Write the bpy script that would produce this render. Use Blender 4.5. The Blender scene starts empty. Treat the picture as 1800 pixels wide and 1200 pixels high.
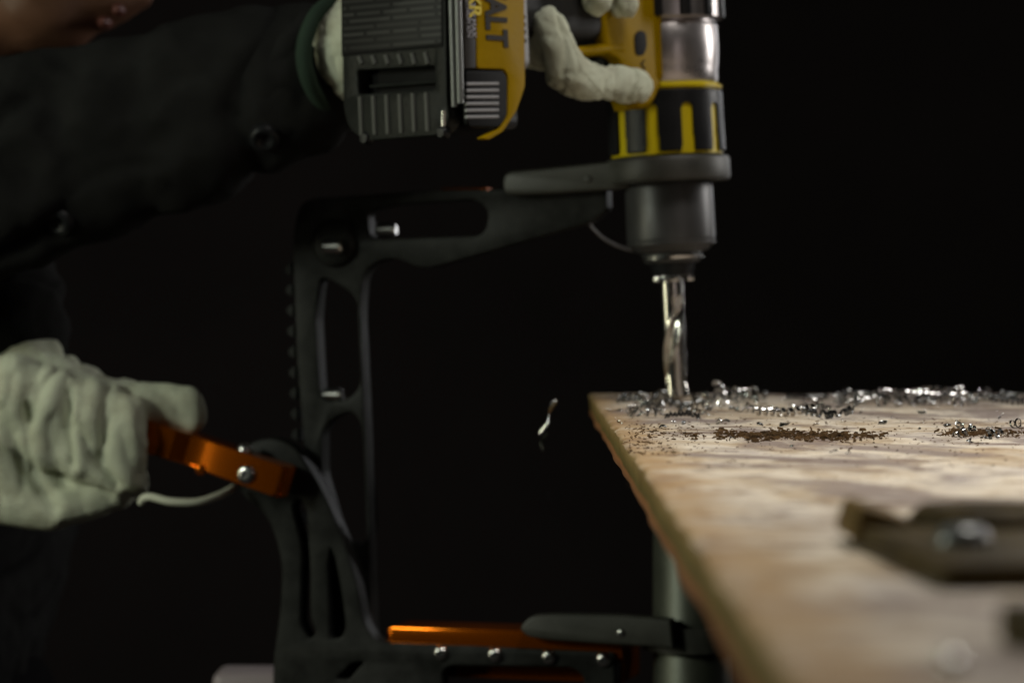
import bpy, bmesh, math, random
import numpy as np
from mathutils import Vector, Matrix, noise

random.seed(7)
SC = bpy.context.scene
COL = SC.collection
R = math.radians

# ------------------------------------------------------------------ camera
CAM_D = 1.5                       # metres from the lens to the drill axis
K = 0.036 / 0.100 / 1800          # tangent per photograph pixel (100 mm lens)
PITCH = math.atan(60 * K)         # horizon lies a little above the middle
CAM = Vector((0, -CAM_D, CAM_D * math.tan(PITCH)))
FWD = Vector((0, math.cos(PITCH), -math.sin(PITCH)))
UPV = Vector((0, math.sin(PITCH), math.cos(PITCH)))
cd = bpy.data.cameras.new('camera')
cam = bpy.data.objects.new('camera', cd); COL.objects.link(cam)
cam.location = CAM
cam.rotation_euler = (R(90) - PITCH, 0, 0)
cd.sensor_width = 36; cd.lens = 100; cd.clip_start = 0.02; cd.clip_end = 60
cd.dof.use_dof = True; cd.dof.focus_distance = 1.11; cd.dof.aperture_fstop = 13.5
SC.camera = cam

# ------------------------------------------------------------------ world, lamps, exposure
w = bpy.data.worlds.new('World'); SC.world = w; w.use_nodes = True
w.node_tree.nodes['Background'].inputs[0].default_value = (0.9, 0.85, 0.9, 1)
w.node_tree.nodes['Background'].inputs[1].default_value = 0.004
def area(name, loc, aim, sx, sy, power, color, spread=180):
    l = bpy.data.lights.new(name, 'AREA'); l.shape = 'RECTANGLE'
    l.size = sx; l.size_y = sy; l.energy = power; l.color = color; l.spread = R(spread)
    o = bpy.data.objects.new(name, l); COL.objects.link(o)
    o.location = loc
    o.rotation_euler = (Vector(aim) - Vector(loc)).to_track_quat('-Z', 'Y').to_euler()
    return o
area('lamp_overhead', (0.38, -0.60, 0.95), (0.34, -0.60, -0.03), 0.34, 0.34, 4.1, (1.0, 0.95, 0.88), 95)
area('lamp_work_side', (-1.12, -0.82, 0.40), (-0.10, 0.0, -0.05), 0.26, 0.26, 6.3, (0.94, 1.0, 0.84))
area('lamp_strip_side', (-1.25, -0.42, 0.02), (0.05, 0.0, 0.0), 0.030, 0.42, 2.0, (1.0, 0.98, 0.70))
area('lamp_rim', (1.15, 0.42, 0.42), (0.08, 0.0, 0.05), 0.10, 0.50, 5.2, (1.0, 0.97, 0.93))
area('lamp_front_dim', (0.80, -1.35, 0.22), (0.0, 0.0, 0.05), 0.022, 0.45, 0.28, (1.0, 0.86, 0.83))
area('lamp_back', (0.78, 1.25, 0.42), (0.0, 0.0, 0.0), 0.10, 0.80, 1.4, (0.98, 0.98, 1.0))
SC.view_settings.view_transform = 'Standard'; SC.view_settings.look = 'None'
SC.view_settings.exposure = 0; SC.view_settings.gamma = 1
SC.cycles.use_denoising = True
SC.cycles.sample_clamp_indirect = 3

# ------------------------------------------------------------------ projection helpers (photo pixel + plane -> point)
def ray(px, py):
    return FWD + Vector((1, 0, 0)) * ((px - 900) * K) + UPV * ((600 - py) * K)
def P(px, py, Y=0.0):
    d = ray(px, py); return CAM + d * ((Y - CAM.y) / d.y)
def RP(px, py, p0, n):
    d = ray(px, py); return CAM + d * ((p0 - CAM).dot(n) / d.dot(n))

# ------------------------------------------------------------------ materials
def mat(name, col, rough=0.5, metal=0.0, spec=0.5, bump=None, vary=0.0, vscale=40, coat=0):
    m = bpy.data.materials.new(name); m.use_nodes = True
    nt = m.node_tree; b = nt.nodes['Principled BSDF']
    b.inputs['Base Color'].default_value = (*col, 1)
    b.inputs['Roughness'].default_value = rough
    b.inputs['Metallic'].default_value = metal
    b.inputs['Specular IOR Level'].default_value = spec
    if coat: b.inputs['Coat Weight'].default_value = coat; b.inputs['Coat Roughness'].default_value = 0.15
    tc = nt.nodes.new('ShaderNodeTexCoord')
    if vary:
        n = nt.nodes.new('ShaderNodeTexNoise'); n.inputs['Scale'].default_value = vscale
        n.inputs['Detail'].default_value = 6; n.inputs['Roughness'].default_value = 0.65
        nt.links.new(tc.outputs['Object'], n.inputs['Vector'])
        r = nt.nodes.new('ShaderNodeValToRGB')
        r.color_ramp.elements[0].position = 0.3; r.color_ramp.elements[1].position = 0.7
        r.color_ramp.elements[0].color = (*[c * (1 - vary) for c in col], 1)
        r.color_ramp.elements[1].color = (*[min(1, c * (1 + vary)) for c in col], 1)
        nt.links.new(n.outputs['Fac'], r.inputs['Fac']); nt.links.new(r.outputs['Color'], b.inputs['Base Color'])
        mr = nt.nodes.new('ShaderNodeMapRange')
        mr.inputs['To Min'].default_value = max(0.05, rough - 0.12); mr.inputs['To Max'].default_value = min(1, rough + 0.12)
        nt.links.new(n.outputs['Fac'], mr.inputs['Value']); nt.links.new(mr.outputs['Result'], b.inputs['Roughness'])
    if bump:
        sc, st = bump
        n2 = nt.nodes.new('ShaderNodeTexNoise'); n2.inputs['Scale'].default_value = sc; n2.inputs['Detail'].default_value = 4
        nt.links.new(tc.outputs['Object'], n2.inputs['Vector'])
        bp = nt.nodes.new('ShaderNodeBump'); bp.inputs['Strength'].default_value = st; bp.inputs['Distance'].default_value = 0.001
        nt.links.new(n2.outputs['Fac'], bp.inputs['Height']); nt.links.new(bp.outputs['Normal'], b.inputs['Normal'])
    return m

M = {}
M['anod'] = mat('dark_anodised_aluminium', (0.0175, 0.0182, 0.0170), 0.42, 0, 0.10, (900, 0.15), 0.5, 60)
M['anod_grey'] = mat('grey_anodised_aluminium', (0.040, 0.040, 0.034), 0.45, 0, 0.35, (900, 0.15), 0.2, 60)
M['orange'] = mat('orange_anodised_metal', (0.42, 0.093, 0.001), 0.15, 0.80, 0.25)
M['steel'] = mat('polished_steel', (0.60, 0.60, 0.58), 0.22, 1, 0.5, None, 0.1, 80)
M['bitsteel'] = mat('bright_drill_steel', (0.50, 0.485, 0.45), 0.18, 1, 0.5, None, 0.1, 300)
M['swarf'] = mat('bright_swarf_steel', (0.60, 0.60, 0.60), 0.13, 1)
M['swarfdark'] = mat('dull_swarf_steel', (0.16, 0.165, 0.165), 0.20, 1, 0.5, None, 0.3, 200)
M['blackp'] = mat('black_plastic', (0.011, 0.0115, 0.0125), 0.34, 0, 0.18, (600, 0.2), 0.2, 50)
M['battp'] = mat('charcoal_plastic', (0.017, 0.0182, 0.0166), 0.30, 0, 0.05, (500, 0.25), 0.2, 50)
M['rubber'] = mat('black_rubber', (0.014, 0.014, 0.014), 0.65, 0, 0.4, (1500, 0.3))
M['chuck'] = mat('dark_grey_chuck_polymer', (0.032, 0.032, 0.032), 0.40, 0, 0.5, (900, 0.1), 0.15, 60)
M['yellow'] = mat('yellow_plastic', (0.245, 0.150, 0.001), 0.40, 0, 0.02, (800, 0.15), 0.1, 40)
M['byellow'] = mat('bright_yellow_plastic', (0.52, 0.40, 0.006), 0.4, 0, 0.2)
M['silver'] = mat('silver_gearbox_metal', (0.42, 0.39, 0.385), 0.30, 0.9, 0.5, (400, 0.08), 0.08, 40)
M['rail'] = mat('glossy_grey_plastic', (0.13, 0.135, 0.13), 0.28, 0.3, 0.5)
M['greyp'] = mat('grey_plastic', (0.20, 0.20, 0.205), 0.5, 0, 0.5)
M['ink'] = mat('dark_print', (0.012, 0.009, 0.006), 0.5, 0, 0.1)
M['paleink'] = mat('pale_print', (0.25, 0.24, 0.26), 0.5)
M['skin'] = mat('skin', (0.13, 0.062, 0.036), 0.5, 0, 0.4, (500, 0.2), 0.15, 30)
M['lip'] = mat('lip_skin', (0.115, 0.038, 0.030), 0.4)
M['eye'] = mat('eye_white', (0.6, 0.58, 0.55), 0.2)
M['hair'] = mat('black_hair', (0.012, 0.010, 0.009), 0.5, 0, 0.5, (300, 0.6))
M['pole'] = mat('grey_steel_tube', (0.065, 0.070, 0.054), 0.45, 0.5, 0.5, (300, 0.1), 0.25, 25)
M['lug'] = mat('brown_rusty_steel', (0.12, 0.075, 0.022), 0.6, 0.1, 0.2, (200, 0.5), 0.5, 60)
M['recess'] = mat('matt_black_plastic', (0.004, 0.004, 0.004), 0.6, 0, 0.08)
M['rib_lit'] = mat('highlit_rib_plastic', (0.085, 0.088, 0.080), 0.38, 0, 0.2)  # lighter than the cover: the ribs' highlights put into the colour
M['rust'] = mat('rusty_steel', (0.048, 0.034, 0.013), 0.6, 0.05, 0.10, (200, 0.6), 0.6, 60)
M['pale'] = mat('pale_plastic', (0.30, 0.25, 0.27), 0.5)
M['cord'] = mat('pale_cord', (0.55, 0.56, 0.45), 0.7)
M['green'] = mat('green_binding', (0.020, 0.036, 0.024), 0.85, 0, 0.2, (900, 0.5))
M['wall'] = mat('dark_backdrop_cloth', (0.038, 0.031, 0.032), 0.9, 0, 0.1, None, 0.25, 1.2)
M['dust'] = mat('brown_wood_dust', (0.085, 0.049, 0.022), 0.9, 0, 0.1, None, 0.85, 160)
M['boot'] = mat('black_leather', (0.015, 0.014, 0.013), 0.5)

def fabric(name, col, scale=900, strength=0.5, vary=0.25):
    m = mat(name, col, 0.9, 0, 0.05, None, vary, 45)
    nt = m.node_tree; b = nt.nodes['Principled BSDF']; tc = nt.nodes['Texture Coordinate']
    a = nt.nodes.new('ShaderNodeTexWave'); a.inputs['Scale'].default_value = scale; a.bands_direction = 'X'
    c = nt.nodes.new('ShaderNodeTexWave'); c.inputs['Scale'].default_value = scale; c.bands_direction = 'Z'
    n = nt.nodes.new('ShaderNodeTexNoise'); n.inputs['Scale'].default_value = 110; n.inputs['Detail'].default_value = 5
    ad = nt.nodes.new('ShaderNodeMath'); ad.operation = 'ADD'
    ad2 = nt.nodes.new('ShaderNodeMath'); ad2.operation = 'MULTIPLY_ADD'; ad2.inputs[1].default_value = 3.0
    bp = nt.nodes.new('ShaderNodeBump'); bp.inputs['Strength'].default_value = strength; bp.inputs['Distance'].default_value = 0.0008
    for x in (a, c, n): nt.links.new(tc.outputs['Object'], x.inputs['Vector'])
    nt.links.new(a.outputs['Fac'], ad.inputs[0]); nt.links.new(c.outputs['Fac'], ad.inputs[1])
    nt.links.new(n.outputs['Fac'], ad2.inputs[0]); nt.links.new(ad.outputs[0], ad2.inputs[2])
    nt.links.new(ad2.outputs[0], bp.inputs['Height']); nt.links.new(bp.outputs['Normal'], b.inputs['Normal'])
    return m
M['glove'] = fabric('white_cotton_glove', (0.60, 0.63, 0.49), 700, 0.5, 0.10)
def dirt(m, col, scale, lo, hi, amt):
    nt = m.node_tree; b = nt.nodes['Principled BSDF']; tc = nt.nodes['Texture Coordinate']
    src = b.inputs['Base Color'].links[0].from_socket
    n = nt.nodes.new('ShaderNodeTexNoise'); n.inputs['Scale'].default_value = scale; n.inputs['Detail'].default_value = 6; n.inputs['Roughness'].default_value = 0.65
    nt.links.new(tc.outputs['Object'], n.inputs['Vector'])
    mr = nt.nodes.new('ShaderNodeMapRange'); mr.inputs['From Min'].default_value = lo; mr.inputs['From Max'].default_value = hi; mr.inputs['To Max'].default_value = amt
    nt.links.new(n.outputs['Fac'], mr.inputs['Value'])
    x = nt.nodes.new('ShaderNodeMix'); x.data_type = 'RGBA'; nt.links.new(mr.outputs['Result'], x.inputs[0]); nt.links.new(src, x.inputs[6]); x.inputs[7].default_value = (*col, 1)
    nt.links.new(x.outputs[2], b.inputs['Base Color'])
dirt(M['glove'], (0.24, 0.19, 0.12), 32, 0.48, 0.70, 0.5)
M['jacket'] = fabric('charcoal_work_jacket', (0.0150, 0.0150, 0.0145), 500, 0.5, 0.25)
M['trouser'] = fabric('black_trousers', (0.004, 0.0036, 0.004), 500, 0.5, 0.2)

def label_mat():
    m = mat('printed_label', (0.02, 0.02, 0.02), 0.45, 0, 0.1)
    nt = m.node_tree; b = nt.nodes['Principled BSDF']; tc = nt.nodes['Texture Coordinate']
    mp = nt.nodes.new('ShaderNodeMapping'); mp.inputs['Rotation'].default_value = (R(90), 0, 0)
    br = nt.nodes.new('ShaderNodeTexBrick'); br.inputs['Scale'].default_value = 60
    br.inputs['Color1'].default_value = (0.042, 0.042, 0.040, 1); br.inputs['Color2'].default_value = (0.022, 0.022, 0.021, 1)
    br.inputs['Mortar'].default_value = (0.010, 0.010, 0.010, 1); br.inputs['Mortar Size'].default_value = 0.055
    br.inputs['Brick Width'].default_value = 1.3; br.inputs['Row Height'].default_value = 0.19; br.offset = 0.37; br.squash = 0.6; br.squash_frequency = 3
    nt.links.new(tc.outputs['Object'], mp.inputs['Vector']); nt.links.new(mp.outputs['Vector'], br.inputs['Vector'])
    nt.links.new(br.outputs['Color'], b.inputs['Base Color'])
    return m
M['label'] = label_mat()

def wood_mat():
    m = bpy.data.materials.new('worn_plywood'); m.use_nodes = True
    nt = m.node_tree; b = nt.nodes['Principled BSDF']; L = nt.links.new
    tc = nt.nodes.new('ShaderNodeTexCoord')
    def nz(scale, sx, sy, detail=6, rough=0.6, dist=0.0):
        mp = nt.nodes.new('ShaderNodeMapping'); mp.inputs['Scale'].default_value = (sx, sy, 1)
        L(tc.outputs['Object'], mp.inputs['Vector'])
        n = nt.nodes.new('ShaderNodeTexNoise'); n.inputs['Scale'].default_value = scale
        n.inputs['Detail'].default_value = detail; n.inputs['Roughness'].default_value = rough; n.inputs['Distortion'].default_value = dist
        L(mp.outputs['Vector'], n.inputs['Vector']); return n
    def ramp(fac, stops):
        r = nt.nodes.new('ShaderNodeValToRGB'); e = r.color_ramp.elements
        while len(e) < len(stops): e.new(0.5)
        for q, (p, c) in zip(e, stops): q.position = p; q.color = (*c, 1)
        L(fac, r.inputs['Fac']); return r
    def mix(fac, a, c, mode='MIX'):
        x = nt.nodes.new('ShaderNodeMix'); x.data_type = 'RGBA'; x.blend_type = mode
        if isinstance(fac, float): x.inputs[0].default_value = fac
        else: L(fac, x.inputs[0])
        L(a, x.inputs[6])
        if isinstance(c, tuple): x.inputs[7].default_value = (*c, 1)
        else: L(c, x.inputs[7])
        return x.outputs[2]
    base = ramp(nz(22, 1.0, 0.5, 8, 0.66, 0.8).outputs['Fac'], [(0.30, (0.25, 0.165, 0.095)), (0.42, (0.46, 0.365, 0.25)), (0.52, (0.63, 0.56, 0.455)), (0.64, (0.40, 0.35, 0.315))])
    grain = ramp(nz(70, 0.8, 0.40, 8, 0.74, 0.6).outputs['Fac'], [(0.32, (0.48, 0.40, 0.32)), (0.52, (1, 1, 1)), (0.8, (1.08, 1.06, 1.03))])
    c = mix(0.8, base.outputs[0], grain.outputs[0], 'MULTIPLY')
    # grey-mauve smears
    sm = ramp(nz(15, 0.9, 0.55, 7, 0.66, 0.9).outputs['Fac'], [(0.485, (0, 0, 0)), (0.57, (0.88, 0.88, 0.88))])
    c = mix(sm.outputs[0], c, (0.205, 0.160, 0.140))
    # dark scratches and dirt flecks
    fl = ramp(nz(55, 0.45, 0.75, 6, 0.72, 1.0).outputs['Fac'], [(0.565, (0, 0, 0)), (0.62, (0.85, 0.85, 0.85))])
    c = mix(fl.outputs[0], c, (0.11, 0.06, 0.035))
    f2 = ramp(nz(150, 0.6, 0.5, 3, 0.6, 0.3).outputs['Fac'], [(0.66, (0, 0, 0)), (0.71, (0.8, 0.8, 0.8))])
    c = mix(f2.outputs[0], c, (0.13, 0.075, 0.04))
    # ochre worn band along the sawn edge
    sx = nt.nodes.new('ShaderNodeSeparateXYZ'); L(tc.outputs['Object'], sx.inputs[0])
    wn = nz(26, 1, 1.0, 5, 0.7, 0.8)
    mr = nt.nodes.new('ShaderNodeMapRange'); mr.inputs['From Min'].default_value = 0.0; mr.inputs['From Max'].default_value = 0.028
    mr.inputs['To Min'].default_value = 0.24; mr.inputs['To Max'].default_value = -0.16
    L(sx.outputs['X'], mr.inputs['Value'])
    ad = nt.nodes.new('ShaderNodeMath'); ad.operation = 'ADD'; L(mr.outputs['Result'], ad.inputs[0]); L(wn.outputs['Fac'], ad.inputs[1])
    ed = ramp(ad.outputs[0], [(0.52, (0, 0, 0)), (0.74, (0.75, 0.75, 0.75))])
    c = mix(ed.outputs[0], c, (0.34, 0.205, 0.08))
    # plies on the sawn edge (below the top face)
    zr = nt.nodes.new('ShaderNodeMapRange'); zr.inputs['From Min'].default_value = -0.0125; zr.inputs['From Max'].default_value = 0.0
    L(sx.outputs['Z'], zr.inputs['Value'])
    zn = nt.nodes.new('ShaderNodeMath'); zn.operation = 'MULTIPLY_ADD'; zn.inputs[1].default_value = 0.12
    L(wn.outputs['Fac'], zn.inputs[0]); L(zr.outputs['Result'], zn.inputs[2])
    pl = ramp(zn.outputs[0], [(0.05, (0.20, 0.09, 0.045)), (0.28, (0.36, 0.15, 0.06)), (0.42, (0.15, 0.11, 0.035)), (0.62, (0.20, 0.14, 0.045)), (0.78, (0.26, 0.17, 0.06)), (0.97, (0.34, 0.23, 0.10))])
    pl.color_ramp.interpolation = 'LINEAR'
    top = nt.nodes.new('ShaderNodeMath'); top.operation = 'GREATER_THAN'; top.inputs[1].default_value = -0.0011; L(sx.outputs['Z'], top.inputs[0])
    cc = mix(top.outputs[0], mix(0.5, pl.outputs[0], grain.outputs[0], 'MULTIPLY'), c)
    L(cc, b.inputs['Base Color'])
    b.inputs['Roughness'].default_value = 0.62; b.inputs['Specular IOR Level'].default_value = 0.3
    h = nz(70, 0.35, 1.2, 9, 0.75, 0.5)
    bp = nt.nodes.new('ShaderNodeBump'); bp.inputs['Strength'].default_value = 0.55; bp.inputs['Distance'].default_value = 0.0012
    L(h.outputs['Fac'], bp.inputs['Height']); L(bp.outputs['Normal'], b.inputs['Normal'])
    return m
M['wood'] = wood_mat()

# ------------------------------------------------------------------ object helpers
WLOC = {}
def tag(o, label=None, cat=None, group=None, kind=None):
    if label: o['label'] = label
    if cat: o['category'] = cat
    if group: o['group'] = group
    if kind: o['kind'] = kind
    return o
def thing(name, loc, label, cat, group=None):
    o = bpy.data.objects.new(name, None); COL.objects.link(o)
    o.location = loc; o.empty_display_size = 0.02; WLOC[o] = Vector(loc)
    return tag(o, label, cat, group)
def link(name, me, m, parent=None, smooth=40):
    """link a mesh given in world coordinates; its origin moves to its middle"""
    vs = np.empty(len(me.vertices) * 3); me.vertices.foreach_get('co', vs); vs = vs.reshape(-1, 3)
    c = Vector((vs.min(0) + vs.max(0)) / 2)
    me.transform(Matrix.Translation(-c))
    me.name = name
    if m: me.materials.clear(); me.materials.append(M[m])
    if smooth: me.shade_smooth() if smooth >= 180 else me.set_sharp_from_angle(angle=R(smooth)); 
    if smooth and smooth < 180:
        me.polygons.foreach_set('use_smooth', [True] * len(me.polygons))
    o = bpy.data.objects.new(name, me); COL.objects.link(o)
    WLOC[o] = c
    if parent: o.parent = parent; o.location = c - WLOC[parent]
    else: o.location = c
    return o
def me_from(vs, fs):
    me = bpy.data.meshes.new('m'); me.from_pydata([tuple(v) for v in vs], [], fs); me.update()
    bm = bmesh.new(); bm.from_mesh(me); bmesh.ops.recalc_face_normals(bm, faces=bm.faces); bm.to_mesh(me); bm.free()
    return me
def me_bm(bm):
    bmesh.ops.recalc_face_normals(bm, faces=bm.faces)
    me = bpy.data.meshes.new('m'); bm.to_mesh(me); bm.free(); return me
def frame(o, x, y, z):
    m = Matrix.Identity(4)
    for i, a in enumerate((x, y, z)):
        for j in range(3): m[j][i] = a[j]
    m.translation = o; return m
def box(fr, x0, x1, y0, y1, z0, z1, bev=0.001, seg=2):
    bm = bmesh.new(); bmesh.ops.create_cube(bm, size=1)
    for v in bm.verts:
        v.co = Vector(((x0 + x1) / 2 + v.co.x * (x1 - x0), (y0 + y1) / 2 + v.co.y * (y1 - y0), (z0 + z1) / 2 + v.co.z * (z1 - z0)))
    if bev: bmesh.ops.bevel(bm, geom=bm.edges[:], offset=bev, segments=seg, profile=0.5, affect='EDGES')
    bm.transform(fr); return me_bm(bm)
def lathe(fr, prof, n=72, a0=0, a1=360, thick=None):
    """profile of (radius, z) turned about the frame's z axis; a 0 radius closes it"""
    full = abs(a1 - a0) >= 359.9; cols = n if full else n + 1
    vs, fs = [], []
    for i in range(cols):
        a = R(a0 + (a1 - a0) * i / n)
        for r, z in prof: vs.append(fr @ Vector((r * math.cos(a), r * math.sin(a), z)))
    k = len(prof)
    for i in range(n):
        j = (i + 1) % cols
        for q in range(k - 1): fs.append((i * k + q, j * k + q, j * k + q + 1, i * k + q + 1))
    me = me_from(vs, fs)
    bm = bmesh.new(); bm.from_mesh(me)
    bmesh.ops.remove_doubles(bm, verts=bm.verts, dist=1e-6); bmesh.ops.dissolve_degenerate(bm, edges=bm.edges, dist=1e-7)
    bmesh.ops.recalc_face_normals(bm, faces=bm.faces)
    bm.to_mesh(me); bm.free(); return me
def fillet(pts, r=6, n=5):
    out = []; N = len(pts)
    for i in range(N):
        a, p, c = (Vector(pts[i - 1][:2]), Vector(pts[i][:2]), Vector(pts[(i + 1) % N][:2]))
        rr = pts[i][2] if len(pts[i]) > 2 else r
        d1, d2 = a - p, c - p
        t = min(rr, d1.length * 0.48, d2.length * 0.48)
        p1, p2 = p + d1.normalized() * t, p + d2.normalized() * t
        for k in range(n + 1):
            s = k / n
            out.append(p1 * (1 - s) ** 2 + p * 2 * s * (1 - s) + p2 * s * s)
    return out
def plate(loops, fr, thick, bev=0.0008):
    """flat plate with holes; loops in the frame's x,y; front face at z=0, body towards -z"""
    cu = bpy.data.curves.new('c', 'CURVE'); cu.dimensions = '2D'; cu.fill_mode = 'BOTH'
    cu.extrude = thick / 2 - bev; cu.bevel_depth = bev; cu.bevel_resolution = 2; cu.offset = -bev
    for lp in loops:
        s = cu.splines.new('POLY'); s.points.add(len(lp) - 1); s.use_cyclic_u = True
        for q, p in zip(s.points, lp): q.co = (p[0], p[1], 0, 1)
    ob = bpy.data.objects.new('tmp', cu); COL.objects.link(ob)
    dg = bpy.context.evaluated_depsgraph_get(); dg.update()
    me = bpy.data.meshes.new_from_object(ob.evaluated_get(dg))
    bpy.data.objects.remove(ob); bpy.data.curves.remove(cu)
    bm = bmesh.new(); bm.from_mesh(me); bmesh.ops.remove_doubles(bm, verts=bm.verts, dist=2e-6)
    bm.transform(fr @ Matrix.Translation((0, 0, -thick / 2)))
    bmesh.ops.recalc_face_normals(bm, faces=bm.faces); bm.to_mesh(me); bm.free()
    me.materials.clear(); return me
def tube(pts, rad, seg=10, close=False, sub=6):
    """smooth tube through points (Catmull-Rom); rad a number or one per point"""
    pts = [Vector(p) for p in pts]; rr = rad if isinstance(rad, (list, tuple)) else [rad] * len(pts)
    path, rads = [], []
    for i in range(len(pts) - 1):
        p0, p1, p2, p3 = pts[max(i - 1, 0)], pts[i], pts[i + 1], pts[min(i + 2, len(pts) - 1)]
        for k in range(sub):
            t = k / sub
            path.append(0.5 * ((2 * p1) + (p2 - p0) * t + (2 * p0 - 5 * p1 + 4 * p2 - p3) * t * t + (3 * p1 - p0 - 3 * p2 + p3) * t ** 3))
            rads.append(rr[i] * (1 - t) + rr[i + 1] * t)
    path.append(pts[-1]); rads.append(rr[-1])
    vs, fs = [], []; ref = Vector((0.3, 0.9, 0.2))
    for i, p in enumerate(path):
        t = (path[min(i + 1, len(path) - 1)] - path[max(i - 1, 0)]).normalized()
        x = (ref - t * ref.dot(t)).normalized(); ref = x; y = t.cross(x)
        for k in range(seg):
            a = 2 * math.pi * k / seg; vs.append(p + (x * math.cos(a) + y * math.sin(a)) * rads[i])
    for i in range(len(path) - 1):
        for k in range(seg):
            fs.append((i * seg + k, i * seg + (k + 1) % seg, (i + 1) * seg + (k + 1) % seg, (i + 1) * seg + k))
    fs.append(tuple(range(seg))); fs.append(tuple(range((len(path) - 1) * seg, len(path) * seg)))
    return me_from(vs, fs)
_ico = bmesh.new(); bmesh.ops.create_icosphere(_ico, subdivisions=2, radius=1)
ICO_V = [v.co.copy() for v in _ico.verts]; ICO_F = [[v.index for v in f.verts] for f in _ico.faces]; _ico.free()
def blob(chains, voxel, smooth=6, disp=None):
    """one continuous skin over chains of (point, radius or (rx,ry,rz))"""
    vs, fs = [], []
    def ball(p, r):
        b0 = len(vs); r3 = r if isinstance(r, Vector) else Vector((r, r, r))
        vs.extend(Vector((p.x + v.x * r3.x, p.y + v.y * r3.y, p.z + v.z * r3.z)) for v in ICO_V)
        fs.extend([b0 + i for i in f] for f in ICO_F)
    for ch in chains:
        ch = [(Vector(p), Vector(r) if isinstance(r, (tuple, list)) else Vector((r, r, r))) for p, r in ch]
        ball(*ch[0])
        for (p, r), (q, s) in zip(ch, ch[1:]):
            n = max(1, math.ceil((q - p).length / (0.28 * min(min(r), min(s)))))
            for k in range(1, n + 1):
                t = k / n; ball(p.lerp(q, t), r.lerp(s, t))
    me = bpy.data.meshes.new('b'); me.from_pydata(vs, [], fs)
    ob = bpy.data.objects.new('tmp', me); COL.objects.link(ob)
    a = ob.modifiers.new('r', 'REMESH'); a.mode = 'VOXEL'; a.voxel_size = voxel
    s = ob.modifiers.new('s', 'SMOOTH'); s.iterations = smooth; s.factor = 0.5
    dg = bpy.context.evaluated_depsgraph_get(); dg.update()
    out = bpy.data.meshes.new_from_object(ob.evaluated_get(dg))
    bpy.data.objects.remove(ob); bpy.data.meshes.remove(me)
    if disp:
        nrm = [v.normal.copy() for v in out.vertices]
        for v, n in zip(out.vertices, nrm): v.co += n * disp(v.co)
    out.update(); return out

# ================================================================== SETTING
def sheet(name, corners, m):
    me = me_from(corners, [(0, 1, 2, 3)]); o = link(name, me, m, None, 0); tag(o, kind='structure'); return o
FLOOR_Z = -0.95
sheet('backdrop_wall', [(-6, 2.6, FLOOR_Z), (6, 2.6, FLOOR_Z), (6, 2.6, 3), (-6, 2.6, 3)], 'wall')
sheet('floor', [(-6, -3, FLOOR_Z - 0.004), (6, -3, FLOOR_Z - 0.004), (6, 2.596, FLOOR_Z - 0.004), (-6, 2.596, FLOOR_Z - 0.004)], 'wall')

# ================================================================== WOODEN BOARD
TOPZ = P(1190, 705, 0.0).z
BN = Vector((0, 0, 1))
def B(px, py, up=0.0):                 # photograph pixel -> point on the board's top
    p = RP(px, py, Vector((0, 0, TOPZ)), BN); return p + Vector((0, 0, up))
def make_board():
    c = B(1037, 692); e = B(1388, 1190)
    dirv = (e - c).normalized()
    x0 = c.x; Y1 = c.y; Y0 = -1.30; TH = 0.0125
    nx, ny = 70, 330
    vs, fs = [], []
    xs = [0, 0.0006, 0.0016, 0.003] + list(np.linspace(0.006, 0.62, nx - 4))
    for j in range(ny):
        y = Y1 + (Y0 - Y1) * j / (ny - 1)
        ex = dirv.x / dirv.y * (y - Y1)
        chip = 0.0014 * noise.noise(Vector((3.1, y * 34, 0)))
        nick = max(0, noise.noise(Vector((5, y * 38, 2))) - 0.28) * 0.006
        for i, xx in enumerate(xs):
            fall = max(0, 1 - xx / 0.012)
            z = 0.00025 * noise.noise(Vector((xx * 30, y * 120, 0)))
            if i == 0: z -= 0.0010 + nick * 0.5
            elif i == 1: z -= 0.0004 + nick * 0.3
            vs.append(Vector((ex + xx + (chip + nick) * fall, y - Y1, z)))
    for j in range(ny - 1):
        for i in range(nx - 1): fs.append((j * nx + i, j * nx + i + 1, (j + 1) * nx + i + 1, (j + 1) * nx + i))
    # rim and underside
    rim = [j * nx for j in range(ny)] + [(ny - 1) * nx + i for i in range(1, nx)] + [j * nx + nx - 1 for j in range(ny - 2, -1, -1)] + [i for i in range(nx - 2, 0, -1)]
    prev = rim
    for lv in range(1, 7):
        z = -TH * lv / 6; b0 = len(vs); cur = []
        for q in rim:
            v = vs[q]; off = 0.0010 * noise.noise(Vector((v.x * 40, v.y * 16, z * 120)))
            x_ = v.x
            if q % nx == 0:
                ex = dirv.x / dirv.y * v.y; k_ = max(0.0, 1 - lv / 2.5); x_ = ex + (v.x - ex) * k_ + off
            vs.append(Vector((x_, v.y, z))); cur.append(len(vs) - 1)
        for a in range(len(rim)):
            b = (a + 1) % len(rim); fs.append((prev[a], prev[b], cur[b], cur[a]))
        prev = cur
    fs.append(tuple(prev))
    me = me_from(vs, fs); me.name = 'wooden_board'; me.materials.append(M['wood'])
    me.polygons.foreach_set('use_smooth', [True] * len(me.polygons)); me.set_sharp_from_angle(angle=R(35))
    o = bpy.data.objects.new('wooden_board', me); COL.objects.link(o)
    o.location = (x0, Y1, TOPZ); WLOC[o] = Vector(o.location)
    tag(o, 'worn tan plywood board strewn with shavings under the drill', 'board')
    return o, TH
board, BTH = make_board()

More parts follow.
